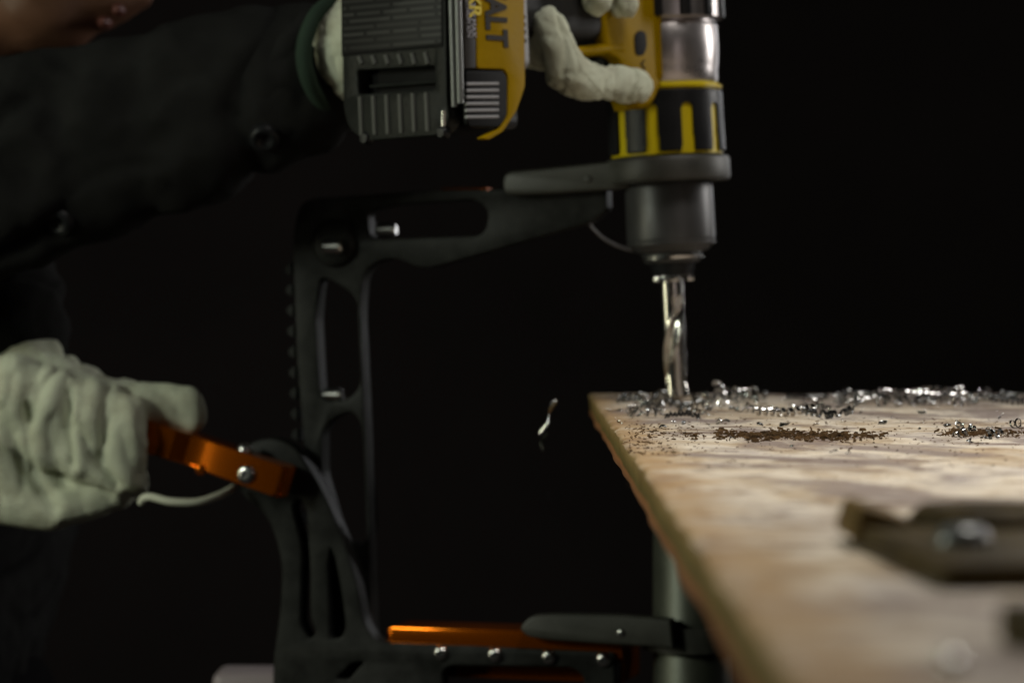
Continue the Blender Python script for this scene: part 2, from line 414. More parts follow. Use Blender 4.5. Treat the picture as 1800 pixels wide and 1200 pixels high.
# ================================================================== CORDLESS DRILL
TILT = R(2.7)
DX, DY, DZ = Vector((math.cos(TILT), 0, math.sin(TILT))), Vector((0, 1, 0)), Vector((-math.sin(TILT), 0, math.cos(TILT)))
DO = P(1174, 300, 0.0)
DF = frame(DO, DX, DY, DZ)
S = 0.0003
def zy(py): return (300 - py) * S
drill = thing('cordless_drill', DO + DZ * zy(700), 'yellow and black cordless drill pointing straight down into the board', 'drill')
# twist bit
def make_bit():
    zt, zs, zb = zy(480), zy(520), zy(708)
    rows, n = 130, 72; vs, fs = [], []
    for j in range(rows):
        t = j / (rows - 1); z = zt + (zb - zt) * t
        dep = min(1, max(0, (zs - z) / 0.010)); tw = (z - zy(578)) / 0.105 * 2 * math.pi
        tip = min(1, max(0.12, (z - zb) / 0.0035))
        for i in range(n):
            a = 2 * math.pi * i / n
            q = (a - tw - R(180)) % math.pi
            d = abs(q - math.pi / 2) / R(33)
            g = 0 if d >= 1 else (1 - d * d)
            r = 0.0063 * (1 - 0.52 * dep * g) * tip
            if d > 1 and d < 1.14: r *= 1.0
            elif d >= 1.14: r *= 1 - 0.045 * dep
            vs.append(DF @ Vector((r * math.cos(a) - 0.0009, r * math.sin(a), z)))
    for j in range(rows - 1):
        for i in range(n): fs.append((j * n + i, j * n + (i + 1) % n, (j + 1) * n + (i + 1) % n, (j + 1) * n + i))
    fs.append(tuple(range(n))); fs.append(tuple(range((rows - 1) * n, rows * n)))
    o = link('drill_bit', me_from(vs, fs), 'bitsteel', drill, 40)
    o['label'] = 'bright steel twist drill bit'
make_bit()
def L(prof): return [(r * S, zy(y)) for r, y in prof]
chuck = link('chuck', lathe(DF, L([(0, 462), (46, 462), (50, 458), (52, 446), (66, 440), (73, 432), (77, 426), (78, 418), (77, 330), (74, 322), (0, 322)])), 'chuck', drill)
link('chuck_ring', lathe(DF, L([(50, 456), (55.5, 455), (56, 451), (50, 449)]), 72), 'steel', chuck)
link('chuck_band', lathe(DF, L([(73, 432.6), (78.5, 430), (79, 425.5), (76, 424)]), 72), 'chuck', chuck)
link('chuck_nose', lathe(DF, L([(0, 488), (24, 488), (34, 484), (36, 478), (40, 463), (0, 463)]), 64), 'blackp', chuck)
for k in range(3):
    a = R(-100 + 120 * k); rf = DF @ Matrix.Rotation(a, 4, 'Z')
    link('chuck_jaw', box(rf, 0.0068, 0.0105, -0.0042, 0.0042, zy(495), zy(484), 0.0006), 'steel', chuck)
# clutch collar: yellow sleeve with a slotted black shell
collar = link('clutch_collar', lathe(DF, L([(0, 275), (97, 275), (97, 162), (0, 162)]), 96), 'byellow', drill)
def slotted_shell():
    na, nzr = 400, 40; vs, fs = [], []
    ro, rt = 103 * S, 101 * S
    z0, z1 = zy(271), zy(164)
    for j in range(nzr + 1):
        z = z0 + (z1 - z0) * j / nzr; t = j / nzr
        r = ro + (rt - ro) * t - (0.0006 if j in (0, nzr) else 0)
        for i in range(na):
            a = 2 * math.pi * i / na; vs.append((r * math.cos(a), r * math.sin(a), z))
    step = 36.0; w0 = 12.5 * S; zc = zy(198)
    for j in range(nzr):
        for i in range(na):
            a = 360 * (i + 0.5) / na; z = z0 + (z1 - z0) * (j + 0.5) / nzr
            d = ((a - (270 - 17)) + step / 2) % step - step / 2
            x = R(d) * ro; wz = w0 * (1 - 0.12 * (z - z0) / (zc - z0)) if z < zc else w0 * 0.88
            inside = (abs(x) < wz) if z < zc else (x * x + (z - zc) ** 2 < wz * wz)
            if inside: continue
            fs.append((j * na + i, j * na + (i + 1) % na, (j + 1) * na + (i + 1) % na, (j + 1) * na + i))
    me = bpy.data.meshes.new('m'); me.from_pydata(vs, [], fs)
    bm = bmesh.new(); bm.from_mesh(me)
    bmesh.ops.delete(bm, geom=[v for v in bm.verts if not v.link_faces], context='VERTS')
    bmesh.ops.recalc_face_normals(bm, faces=bm.faces)
    bmesh.ops.solidify(bm, geom=bm.faces[:], thickness=0.0016)
    bm.transform(DF); bm.to_mesh(me); bm.free(); return me
link('collar_shell', slotted_shell(), 'blackp', collar, 35)
link('trim_ring', lathe(DF, L([(0, 161.5), (98, 161.5), (101.5, 160), (101.5, 156.5), (98, 155), (94,150.5), (0, 150.5)]), 96), 'byellow', drill)
gear = link('gearbox_housing', lathe(DF, L([(0, 150), (93, 150), (95, 146), (95, 128), (97, 118), (98, 100), (98.5, 92), (98.5, 52), (96, 48), (94, 46), (94, 42), (0, 42)]), 96), 'silver', drill)
link('motor_housing', lathe(DF, L([(0, 41.5), (104, 41.5), (108, 38), (108, 0), (104, -60), (98, -240), (80, -262), (0, -262)]), 96), 'silver', drill)
for k in range(5):
    a = R(-40 + 26 * k + 270 - 40 + 74); rf = DF @ Matrix.Rotation(a, 4, 'Z')
    link('housing_rib', box(rf, 0.0318, 0.0340, -0.0030, 0.0030, zy(39), zy(-60), 0.0008), 'blackp', gear)
# handle direction
AZ = R(40)
U = (DX * -math.sin(AZ) + DY * -math.cos(AZ)).normalized()       # from the drill axis to the battery
SD = (DX * math.cos(AZ) + DY * -math.sin(AZ)).normalized()       # side of the handle that faces the camera
HF = frame(DO, SD, DZ, U)                                        # x side, y along the drill, z outward
# yellow body shell wrapping the handle side of the gearbox (u angle from the handle direction)
def body_shell():
    vs, fs = [], []; na, nz_ = 64, 60
    z0, z1 = zy(196), zy(-250)
    grid = {}
    for j in range(nz_ + 1):
        z = z0 + (z1 - z0) * j / nz_
        py = 300 - z / S
        if py > 150: half = 34 + 8 * 0 - (py - 150) / 46 * 16
        else: half = 36 + max(0, (60 - py) / 160) * 8
        for i in range(na + 1):
            a = R(-half + 2 * half * i / na)
            r = (110 if py < 146 else 106.5) * S
            vs.append(DO + (U * math.cos(a) + SD * math.sin(a)) * r + DZ * z)
    for j in range(nz_):
        for i in range(na):
            fs.append((j * (na + 1) + i, j * (na + 1) + i + 1, (j + 1) * (na + 1) + i + 1, (j + 1) * (na + 1) + i))
    me = me_from(vs, fs); bm = bmesh.new(); bm.from_mesh(me)
    bmesh.ops.solidify(bm, geom=bm.faces[:], thickness=0.0035)
    bmesh.ops.recalc_face_normals(bm, faces=bm.faces); bm.to_mesh(me); bm.free(); return me
shell = link('body_shell', body_shell(), 'yellow', drill)
NS = 0.0176
def neck_xy(px, py, lift=0.0):
    q = HF.inverted() @ RP(px, py, DO + SD * (NS + lift), SD); return (-q.z, q.y)
def neck_plate(pts, lift, thick, bev, r):
    return plate([fillet([(*neck_xy(p[0], p[1], lift), (p[2] if len(p) > 2 else r) * S) for p in pts], r * S)], frame(DO + SD * (NS + lift), -U, DZ, SD), thick, bev)
link('handle_neck', neck_plate([(1058, -60, 2), (1166, -60, 2), (1164, 150, 6), (1150, 182, 16), (1124, 192, 10), (1108, 176, 14), (1098, 132, 20), (1090, 106, 14), (1068, 96, 10), (1060, 40, 30)], 0.0, 0.0080, 0.0022, 8), 'yellow', shell)
link('selector_window', neck_plate([(1115, 62, 10), (1124, 53, 9), (1136, 56, 9), (1138, 84, 9), (1131, 99, 9), (1117, 97, 8)], 0.0004, 0.0015, 0.0003, 8), 'recess', shell)
link('arrow_mark', neck_plate([(1134, 104, 2), (1134, 108, 2), (1129, 113, 2), (1135, 119, 2), (1134, 124, 2), (1126, 113, 2)], 0.0004, 0.0012, 0.0002, 2), 'recess', shell)
# handle: black grip with a yellow front spine, foot above the battery
def hb(x0, x1, y0, y1, z0, z1, bev=0.004): return box(HF, x0, x1, y0, y1, z0, z1, bev, 4)
handle = link('handle', hb(-0.0165, 0.0165, zy(88), zy(-70), 0.066, 0.158, 0.008), 'rubber', drill)
link('handle_spine', tube([DO + U * r + SD * 0.0150 + DZ * zy(y) for r, y in ((0.056, 98), (0.068, 101), (0.080, 105), (0.092, 108), (0.106, 107))], [0.0034, 0.0030, 0.0030, 0.0026, 0.0018], 12), 'yellow', handle, 180)
link('trigger', hb(-0.009, 0.009, zy(140), zy(84), 0.034, 0.058, 0.004), 'blackp', drill)
foot = link('handle_foot', hb(-0.031, 0.031, zy(150), zy(-150), 0.1450, 0.1595, 0.005), 'greyp', drill)
for k, y in enumerate((62, 74, 86, 100)):
    link('foot_print', box(HF, 0.0306, 0.0313, zy(y + 6), zy(y), 0.150, 0.153, 0), 'ink', foot)
# battery
RB = 0.207; HWB = 0.036
BP0 = DO + U * RB                       # plane of the battery's big face
SP0 = DO + SD * HWB                     # plane of the battery's side
def face_xy(px, py, lift=0.0):           # on the big face -> HF x,y
    q = HF.inverted() @ RP(px, py, BP0 + U * lift, U); return q.x, q.y
def side_zy(px, py, lift=0.0):           # on the side -> HF z,y
    q = HF.inverted() @ RP(px, py, SP0 + SD * lift, SD); return q.z, q.y
yb = face_xy(700, 243)[1]; yt = yb + 0.122
batt = link('battery_pack', box(HF, -HWB, HWB - 0.002, yb + 0.002, yt, RB - 0.047, RB - 0.0090, 0.004, 3), 'blackp', drill)
# big face cover, with a recess and ribs
def face_loop(pts, r=3): return fillet([(*face_xy(*p[:2]),) for p in pts], r * 0.00027)
FB = frame(DO + U * RB, SD, DZ, U)
outer = face_loop([(598, -60), (782, -60), (786, 185), (790, 215), (770, 238), (640, 248), (612, 225), (603, 190)], 14)
recess = face_loop([(628, 124), (763, 116), (765, 157), (630, 166)], 4)
link('battery_cover', plate([outer, recess], FB, 0.0095, 0.0008), 'battp', batt)
link('recess_lip', tube([HF @ Vector((*face_xy(640, 152), RB - 0.0045)), HF @ Vector((*face_xy(758, 143), RB - 0.0045))], 0.0008, 8, sub=1), 'battp', batt)
link('recess_shade', plate([face_loop([(622, 120), (769, 110), (771, 162), (624, 172)], 3)], frame(DO + U * (RB - 0.0082), SD, DZ, U), 0.001, 0.0002), 'recess', batt)  # black sheet standing in for the shade inside the recess
link('label_border', plate([face_loop([(600, -55), (780, -58), (780, 83), (601, 100)], 4)], frame(DO + U * (RB + 0.0003), SD, DZ, U), 0.0006, 0.0001), 'recess', batt)
lab = link('battery_label', plate([face_loop([(603, -50), (777, -54), (777, 78), (604, 94)], 4)], frame(DO + U * (RB + 0.0006), SD, DZ, U), 0.0006, 0.0001), 'label', batt)
for k in range(6):
    x = 634 + 23.2 * k
    for (ya, ybm) in ((170, 238 - k * 1.5), (100, 113)):
        a, b = face_xy(x - (0 if ya > 150 else 2), ya - k * 1.4), face_xy(x + 3, ybm)
        link('cover_rib', tube([HF @ Vector((*a, RB + 0.0004)), HF @ Vector((*b, RB + 0.0004))], 0.0011, 8, sub=1), 'rib_lit', batt)
for (a, b) in (((790, -60), (797, 188)), ((801, -60), (807, 182))):
    pa, pb = face_xy(*a), face_xy(*b)
    link('corner_rail', tube([HF @ Vector((*pa, RB - 0.001)), HF @ Vector((*pb, RB - 0.001))], 0.0017, 12, sub=1), 'rail', batt)
for (x, y) in ((776, 233), (641, 243)):
    fx, fy = face_xy(x, y)
    link('cover_screw', lathe(frame(HF @ Vector((fx, fy, RB)), SD, DZ, U), [(0, 0.0014), (0.0022, 0.0012), (0.0032, 0.0), (0.0032, -0.003), (0, -0.003)], 24), 'blackp', batt)
link('corner_glint', tube([HF @ Vector((*face_xy(780, 194), RB - 0.0002)), HF @ Vector((*face_xy(779, 222), RB - 0.0004))], 0.0014, 10, sub=1), 'steel', batt)  # bright sliver added as a glint on the battery corner
# side face
FS = frame(DO + SD * (HWB + 0.0022), -U, DZ, SD)     # x runs from the big face back to the handle
def side_loop(pts, r=3): return fillet([(-side_zy(*p[:2], 0.002)[0], side_zy(*p[:2], 0.002)[1]) for p in pts], r * 0.00027 / 0.64)
link('side_frame', plate([side_loop([(838, -60), (921, -60), (923, 152), (908, 196), (884, 232), (858, 247), (846, 243), (878, 226), (892, 206), (893, 134), (886, 122), (838, 121)], 5)], FS, 0.0040, 0.0006), 'yellow', batt)
link('side_label', plate([side_loop([(813, -60), (836, -60), (836, 121), (816, 121)], 2)], FS, 0.0034, 0.0003), 'ink', batt)
link('side_grille', plate([side_loop([(818, 124), (884, 124), (891, 136), (891, 204), (878, 224), (822, 222)], 6)], FS, 0.0030, 0.0006), 'recess', batt)
for k in range(6):
    y = 147 + 11.6 * k
    a, b = side_zy(823, y + 0.5, 0.0034), side_zy(879, y, 0.0034)
    link('grille_bar', tube([HF @ Vector((HWB + 0.0020, a[1], a[0])), HF @ Vector((HWB + 0.0020, b[1], b[0]))], 0.00085, 8, sub=1), 'greyp', batt)
# text baseline side lies towards the big face (left); x of letters runs downwards
def put_text(txt, name, px, py, size, m, bold=0.0, wide=1.0):
    cu = bpy.data.curves.new('t', 'FONT'); cu.body = txt; cu.size = size; cu.extrude = 0.00015; cu.offset = bold
    cu.align_x = 'RIGHT'; cu.align_y = 'BOTTOM'
    ob = bpy.data.objects.new('t', cu); COL.objects.link(ob)
    dg = bpy.context.evaluated_depsgraph_get(); dg.update()
    me = bpy.data.meshes.new_from_object(ob.evaluated_get(dg)); bpy.data.objects.remove(ob)
    z, y = side_zy(px, py, 0.0026)
    fr = frame(DO + SD * (HWB + 0.0026) + U * z + DZ * y, -DZ * wide, -U, SD)
    me.transform(fr); me.materials.clear()
    return link(name, me, m, batt, 0)
put_text('DEWALT', 'lettering', 847, 80, 0.0210, 'ink', 0.0008, 0.62)
put_text('XR', 'lettering', 820, 30, 0.0120, 'byellow', 0.0003, 0.8)
put_text('Li-Ion  20V MAX', 'lettering', 827, 66, 0.0050, 'paleink', 0.0, 0.8)
put_text('LITHIUM ION', 'lettering', 820, 66, 0.0038, 'paleink', 0.0, 0.8)

# ================================================================== CLAMP FRAME (drill stand)
YAW = R(15)
TE = Vector((math.cos(YAW), -math.sin(YAW), 0))      # in the plate, to the right and nearer
TN = Vector((-math.sin(YAW), -math.cos(YAW), 0))     # towards the camera
TZ = Vector((0, 0, 1))
T0 = P(1174, 600, 0.0)
def TF(off): return frame(T0 + TN * off, TE, TZ, TN)
def tp(px, py, off=0.0):
    q = TF(off).inverted() @ RP(px, py, T0 + TN * off, TN); return (q.x, q.y)
def tpl(pts, off=0.0, r=10): return fillet([(*tp(p[0], p[1], off), (p[2] if len(p) > 2 else r) * S) for p in pts], r * S)
def TP(px, py, off): return RP(px, py, T0 + TN * off, TN)
FRONT = 0.007
rig = thing('drill_clamp_frame', P(600, 1260, 0.05), 'black C-shaped clamp frame with toothed post, orange lever and bars, holding the drill', 'clamp frame')
fr_out = [(1066, 330), (1066, 368, 6), (1040, 390, 20), (760, 470, 60), (735, 470, 40), (690, 450, 40), (640, 470, 40), (632, 540, 30), (642, 750, 5), (655, 1150, 5), (560, 1150), (540, 850, 30), (522, 640, 5), (513, 420, 30), (528, 350, 30), (770, 334, 20)]
slotA = [(645, 372, 14), (690, 360, 16), (838, 350, 22), (860, 372, 22), (852, 414, 22), (690, 420, 16), (650, 420, 14)]
slotB = [(562, 488, 22), (580, 490, 20), (626, 520, 24), (632, 560, 10), (634, 680, 18), (610, 703, 22), (575, 706, 18), (562, 690, 16), (555, 560, 10)]
slotC = [(566, 755, 14), (590, 730, 18), (620, 722, 18), (636, 745, 16), (640, 800, 10), (648, 925, 18), (640, 958, 14), (600, 950, 16), (566, 832, 14)]
arm = link('c_frame', plate([tpl(fr_out, FRONT), tpl(slotA, FRONT), tpl(slotB, FRONT), tpl(slotC, FRONT)], TF(FRONT), 0.014, 0.0010), 'anod', rig)
# rack teeth along the post's back edge (pieces share one mesh)
tb = None
for k in range(14):
    py = 473 + 36.2 * k
    px = 513 + (py - 420) * 0.0385
    if py > 800: px = 526 + (py - 800) * 0.06
    c = TP(px - 4, py, 0.0)
    if tb is None:
        bm = bmesh.new(); sec = [(0.0026, -0.0036), (-0.0012, -0.0016), (-0.0012, 0.0016), (0.0026, 0.0036)]
        v0 = [bm.verts.new(TE * a + TZ * b + TN * 0.0060) for a, b in sec]; v1 = [bm.verts.new(TE * a + TZ * b - TN * 0.0060) for a, b in sec]
        bm.faces.new(v0); bm.faces.new(v1[::-1])
        for i in range(4): bm.faces.new((v0[i], v1[i], v1[(i + 1) % 4], v0[(i + 1) % 4]))
        bmesh.ops.bevel(bm, geom=bm.edges[:], offset=0.0005, segments=2, affect='EDGES')
        tb = me_bm(bm); tb.name = 'rack_tooth'; tb.materials.append(M['anod'])
    o = bpy.data.objects.new('rack_tooth', tb); COL.objects.link(o); o.parent = arm; o.location = c - WLOC[arm]
def bolt(name, px, py, off, r, h, m, parent, socket=True, dome=0.45):
    fr = frame(TP(px, py, off), TE, TZ, TN)
    prof = [(0, h), (r * (1 - dome), h), (r * 0.92, h * 0.62), (r, h * 0.25), (r, -0.001), (0, -0.001)]
    if socket: prof = [(0, h * 0.35), (r * 0.36, h * 0.35), (r * 0.38, h)] + prof[1:]
    return link(name, lathe(fr, prof, 32), m, parent)
# pivot boss and polished cross pins
bolt('pivot_boss', 588, 428, FRONT, 0.0130, 0.0050, 'anod', arm, False, 0.3)
def pin(px, py, off, ln, rad, m='steel'):
    c = TP(px, py, off); fr = frame(c, TZ, TN, TE)
    h = ln / 2; b = rad * 0.3
    link('cross_pin', lathe(fr, [(0, -h), (rad - b, -h), (rad, -h + b), (rad, h - b), (rad - b, h), (0, h)], 32), m, arm)
pin(585, 434, FRONT + 0.0070, 0.0115, 0.0042)
pin(679, 404, 0.002, 0.0115, 0.0038)
pin(585, 694, 0.002, 0.0115, 0.0038)
# orange bars
def tbox(px0, px1, py0, py1, pxr, off0, off1, bev=0.0008):
    a, b = tp(px0, py0, off1), tp(px1, py1, off1)
    fr = TF(0); return box(fr, a[0], b[0], b[1], a[1], off0, off1, bev, 3)
link('top_bar', tbox(775, 856, 331, 345, 0, -0.034, -0.0090), 'orange', rig)
# clamp rings with tongues
ringU = link('drill_clamp_ring', lathe(DF, L([(104, 322), (108, 319), (109, 316), (109, 284), (107, 280), (104, 278), (103.6, 300)]), 96), 'anod_grey', rig)
link('ring_floor', lathe(DF, L([(79.5, 321), (106, 321), (106, 312), (79.5, 312)]) + [(79.5 * S, zy(321))], 96), 'anod_grey', ringU)
TOFF = 0.0165
tong = [(884, 303, 18), (960, 296, 60), (1075, 284, 4), (1105, 284, 3), (1105, 330, 3), (1075, 333, 4), (960, 341, 60), (884, 343, 18)]
link('ring_tongue', plate([tpl(tong, TOFF)], TF(TOFF), 0.009, 0.0016), 'anod_grey', ringU)
bolt('tongue_screw', 1034, 315, TOFF, 0.0022, 0.0008, 'anod_grey', ringU, True)
# wire hoop behind the chuck
link('wire_hoop', tube([P(1030, 384, 0.03), P(1042, 402, 0.034), P(1062, 420, 0.038), P(1090, 434, 0.042), P(1120, 440, 0.044), P(1200, 438, 0.046)], 0.0008, 8), 'greyp', rig)
# carriage with curved slots and lower arm
CO = 0.024
car_out = [(412, 835, 20), (425, 785, 24), (470, 766, 30), (518, 782, 30), (566, 858, 30), (601, 938, 40), (627, 1022, 40), (640, 1096, 20), (662, 1128, 20), (880, 1137, 10), (1080, 1146, 6), (1083, 1270, 6), (478, 1270), (480, 1160, 20), (494, 1060, 40), (496, 980, 40), (470, 905, 40), (425, 870, 20)]
sa = [(512, 890, 10), (524, 872, 10), (538, 890, 10), (545, 1000, 20), (545, 1085, 20), (556, 1112, 10), (543, 1124, 10), (527, 1098, 14), (531, 960, 30)]
sb = [(580, 960, 6), (588, 978, 10), (600, 1040, 30), (608, 1100, 14), (600, 1121, 12), (579, 1122, 8), (576, 990, 10)]
sc_ = [(590, 1192, 6), (618, 1164, 6), (640, 1162, 6), (612, 1194, 6)]
sd_ = [(776, 1180, 10), (790, 1169, 10), (1006, 1172, 14), (1026, 1188, 12), (1026, 1240, 10), (776, 1240, 10)]
car = link('lever_carriage', plate([tpl(q, CO) for q in (car_out, sa, sb, sc_, sd_)], TF(CO), 0.014, 0.0012), 'anod', rig)
link('carriage_guide', box(TF(0), tp(490, 1000, -0.012)[0], tp(668, 1000, -0.012)[0], tp(600, 1240, 0)[1], tp(600, 1150, 0)[1], -0.030, -0.0085, 0.002), 'anod', car)
for px, py in ((775, 1147), (870, 1150), (965, 1154), (1061, 1158)):
    bolt('cap_screw', px, py, CO, 0.0040, 0.0030, 'steel', car)
link('lower_bar', tbox(680, 1096, 1103, 1200, 0, -0.030, CO - 0.0145), 'orange', rig)
# wedge lip of the orange bar that shows above the arm
link('lower_bar_lip', box(TF(0), tp(682, 1120, CO)[0], tp(1092, 1120, CO)[0], tp(800, 1150, CO)[1], tp(690, 1102, CO)[1], CO - 0.0142, CO - 0.003, 0.0010), 'orange', rig)
POLE_X = P(1219, 1000, 0).x
PO = Vector((POLE_X, 0, TOPZ - BTH))
PF = frame(Vector((POLE_X, 0, 0)), Vector((1, 0, 0)), Vector((0, 1, 0)), Vector((0, 0, 1)))
zl = lambda py: P(1219, py, 0).z
ringL = link('tube_clamp_ring', lathe(PF, [(0.0222, zl(1140)), (0.0262, zl(1140)), (0.0268, zl(1138)), (0.0268, zl(1097)), (0.0262, zl(1095)), (0.0222, zl(1095)), (0.0222, zl(1140))], 72), 'anod_grey', rig)
LOFF = 0.0262
tl = [(912, 1104, 24), (930, 1082, 30), (980, 1078, 40), (1100, 1081, 10), (1180, 1088, 4), (1185, 1140, 4), (1150, 1136, 10), (1090, 1133, 10), (960, 1124, 40), (925, 1118, 30)]
link('ring_tongue', plate([tpl(tl, LOFF + 0.004)], TF(LOFF + 0.004), 0.010, 0.0016), 'anod_grey', ringL)
bolt('tongue_screw', 1092, 1112, LOFF + 0.004, 0.0022, 0.0008, 'steel', ringL, True)
# orange lever
LO = 0.046
lc = TP(433, 826, LO); ldir = (TP(490, 846, LO) - TP(300, 779, LO)).normalized()
lup = TN.cross(ldir).normalized()
if lup.z < 0: lup = -lup
LF = frame(lc, ldir, TN, -lup if ldir.cross(TN).dot(lup) < 0 else lup)
def lever_plan():
    pts = [(-0.115, 0.004), (-0.052, 0.004), (-0.043, 0.0035), (-0.036, -0.002), (-0.026, -0.002), (-0.022, 0.0), (0.012, 0.0)]
    rc = 0.0036
    for k in range(9):
        a = R(90 - 90 * k / 8); pts.append((0.0213 - rc + rc * math.cos(a), -rc + rc * math.sin(a)))
    for k in range(9):
        a = R(-90 * k / 8); pts.append((0.0213 - rc + rc * math.cos(a), -0.0176 + rc + rc * math.sin(a)))
    pts += [(-0.115, -0.0176)]
    return pts
def lever_mesh():
    pts = lever_plan(); n = len(pts); bm = bmesh.new()
    hh = 0.0083
    v0 = [bm.verts.new((x, y, -hh)) for x, y in pts]; v1 = [bm.verts.new((x, y, hh)) for x, y in pts]
    bm.faces.new(v0[::-1]); bm.faces.new(v1)
    for i in range(n): bm.faces.new((v0[i], v0[(i + 1) % n], v1[(i + 1) % n], v1[i]))
    es = [e for e in bm.edges if abs(e.verts[0].co.z - e.verts[1].co.z) < 1e-6]
    bmesh.ops.bevel(bm, geom=es, offset=0.0009, segments=2, affect='EDGES')
    bm.transform(LF); return me_bm(bm)
lever = link('orange_lever', lever_mesh(), 'orange', rig, 30)
bolt('lever_screw', 433, 833, LO, 0.0052, 0.0022, 'steel', lever)
bolt('lever_screw', 353, 825, LO - 0.0005, 0.0030, 0.0014, 'orange', lever)
tf = frame(LF @ Vector((-0.0075, -0.010, 0.0083 if LF.col[2].xyz.z > 0 else -0.0083)), ldir, TN, lup)
link('lever_screw', lathe(tf, [(0, 0.0036), (0.0026, 0.0034), (0.0040, 0.0018), (0.0042, 0), (0, 0)], 24), 'steel', lever)

# support tube below the board
pole = link('support_tube', lathe(PF, [(0.0, TOPZ - BTH), (0.0208, TOPZ - BTH), (0.0214, TOPZ - BTH - 0.001), (0.0214, FLOOR_Z), (0, FLOOR_Z)], 72), 'pole')
tag(pole, 'grey upright steel tube standing under the board inside the lower clamp ring', 'tube')

# pale cord under the lever
cd_ = link('loose_cord', tube([P(247, 884, 0.012), P(252, 876, 0.010), P(266, 873, 0.008), P(300, 881, 0.006), P(345, 882, 0.008), P(378, 873, 0.014), P(400, 863, 0.022), P(410, 856, 0.028)], [0.0019, 0.0022, 0.0021, 0.0021, 0.0021, 0.0021, 0.0021, 0.0017], 12), 'cord', None, 180)
tag(cd_, 'short pale cord curving beneath the orange lever beside the glove', 'cord')
# pale box low behind the frame
pb = link('storage_box', box(Matrix.Identity(4), P(372, 1166, 0.16).x, P(372, 1166, 0.16).x + 0.12, 0.16, 0.20, P(400, 1166, 0.20).z - 0.10, P(400, 1166, 0.20).z, 0.006, 3), 'pale')
tag(pb, 'pale pinkish box low in the dark behind the clamp frame', 'box')
tg = link('box_stand', box(Matrix.Identity(4), P(372, 1166, 0.16).x + 0.01, P(372, 1166, 0.16).x + 0.11, 0.165, 0.195, FLOOR_Z, P(400, 1166, 0.20).z - 0.1005, 0.003, 2), 'rubber')
tag(tg, 'plain black stand below the pale pinkish box', 'stand')

# ================================================================== PERSON
def wr(p, amp, sx, sz, sy=40.0, seed=0.0):
    q = Vector((p.x * sx + p.z * sx * 0.45 + seed, p.y * sy, p.z * sz - p.x * sz * 0.1))
    a = noise.noise(q)
    b = noise.noise(q * 2.3 + Vector((7, 3, 1)))
    return amp * ((1 - abs(a) * 3.0) * 0.6 + 0.5 * b - 0.25)
person = thing('person', Vector((-0.33, 0.28, FLOOR_Z)), 'person in charcoal jacket and white gloves leaning over, pulling the lever and holding the drill', 'person')
hY = 0.20
chest = Vector((-0.40, 0.30, -0.16))
neck = P(-120, 120, 0.27); skull = P(10, -230, 0.24)
shR, elR, wrR = Vector((-0.40, 0.14, 0.03)), P(-260, 372, 0.0), P(560, 120, -0.015)
shL, elL, wrL = Vector((-0.42, 0.46, 0.03)), P(-230, 330, 0.26), P(38, 590, 0.058)
YL = TP(200, 740, LO - 0.009).y
# skin body (head, neck, arms) as one continuous surface
body = blob([
    [(skull, (0.088, 0.075, 0.095)), (P(60, -90, 0.22), (0.062, 0.062, 0.062)), (P(75, 0, 0.205), (0.040, 0.045, 0.034)), (P(125, 56, 0.20), 0.0125)],
    [(P(60, -80, 0.215), 0.05), (P(150, -25, 0.20), 0.028), (P(178, 18, 0.20), 0.014), (P(185, 42, 0.20), 0.0065)],
    [(P(150, -40, 0.20), 0.03), (P(205, -5, 0.20), 0.016), (P(214, 22, 0.20), 0.0065)],
    [(P(170, -120, 0.20), 0.022), (P(225, -45, 0.20), 0.011), (P(250, -10, 0.20), 0.0095), (P(236, 10, 0.20), 0.006)],
    [(P(-30, -10, 0.22), 0.045), (P(-40, 70, 0.22), 0.03)],
    [(skull, 0.06), (neck, 0.050), (chest, 0.07)],
    [(chest, 0.07), (shR, 0.045), (elR, 0.036), (wrR, 0.025)],
    [(chest, 0.07), (shL, 0.045), (elL, 0.036), (wrL, 0.017)],
], 0.0045, 5)
skin = link('body', body, 'skin', person, 180)
for px, py, r in ((186, 40, 0.0052), (211, 18, 0.0050)):
    link('lip', blob([[(P(px - 2, py, 0.188), (0.0040, 0.010, 0.0040)), (P(px, py, 0.200), (r, 0.014, r * 0.8))]], 0.0015, 3), 'lip', skin, 180)
link('ear', blob([[(P(-70, -170, 0.165), (0.014, 0.006, 0.026)), (P(-75, -110, 0.168), (0.008, 0.006, 0.010))]], 0.002, 3), 'skin', skin, 180)
link('eye', blob([[(P(170, -165, 0.185), 0.011)]], 0.0015, 2), 'eye', skin, 180)
link('hair', blob([[(skull + Vector((-0.012, 0, 0.020)), (0.088, 0.082, 0.088)), (skull + Vector((-0.045, 0.0, -0.005)), (0.06, 0.074, 0.07))]], 0.004, 4, lambda p: 0.002 * noise.noise(p * 180)), 'hair', person, 180)
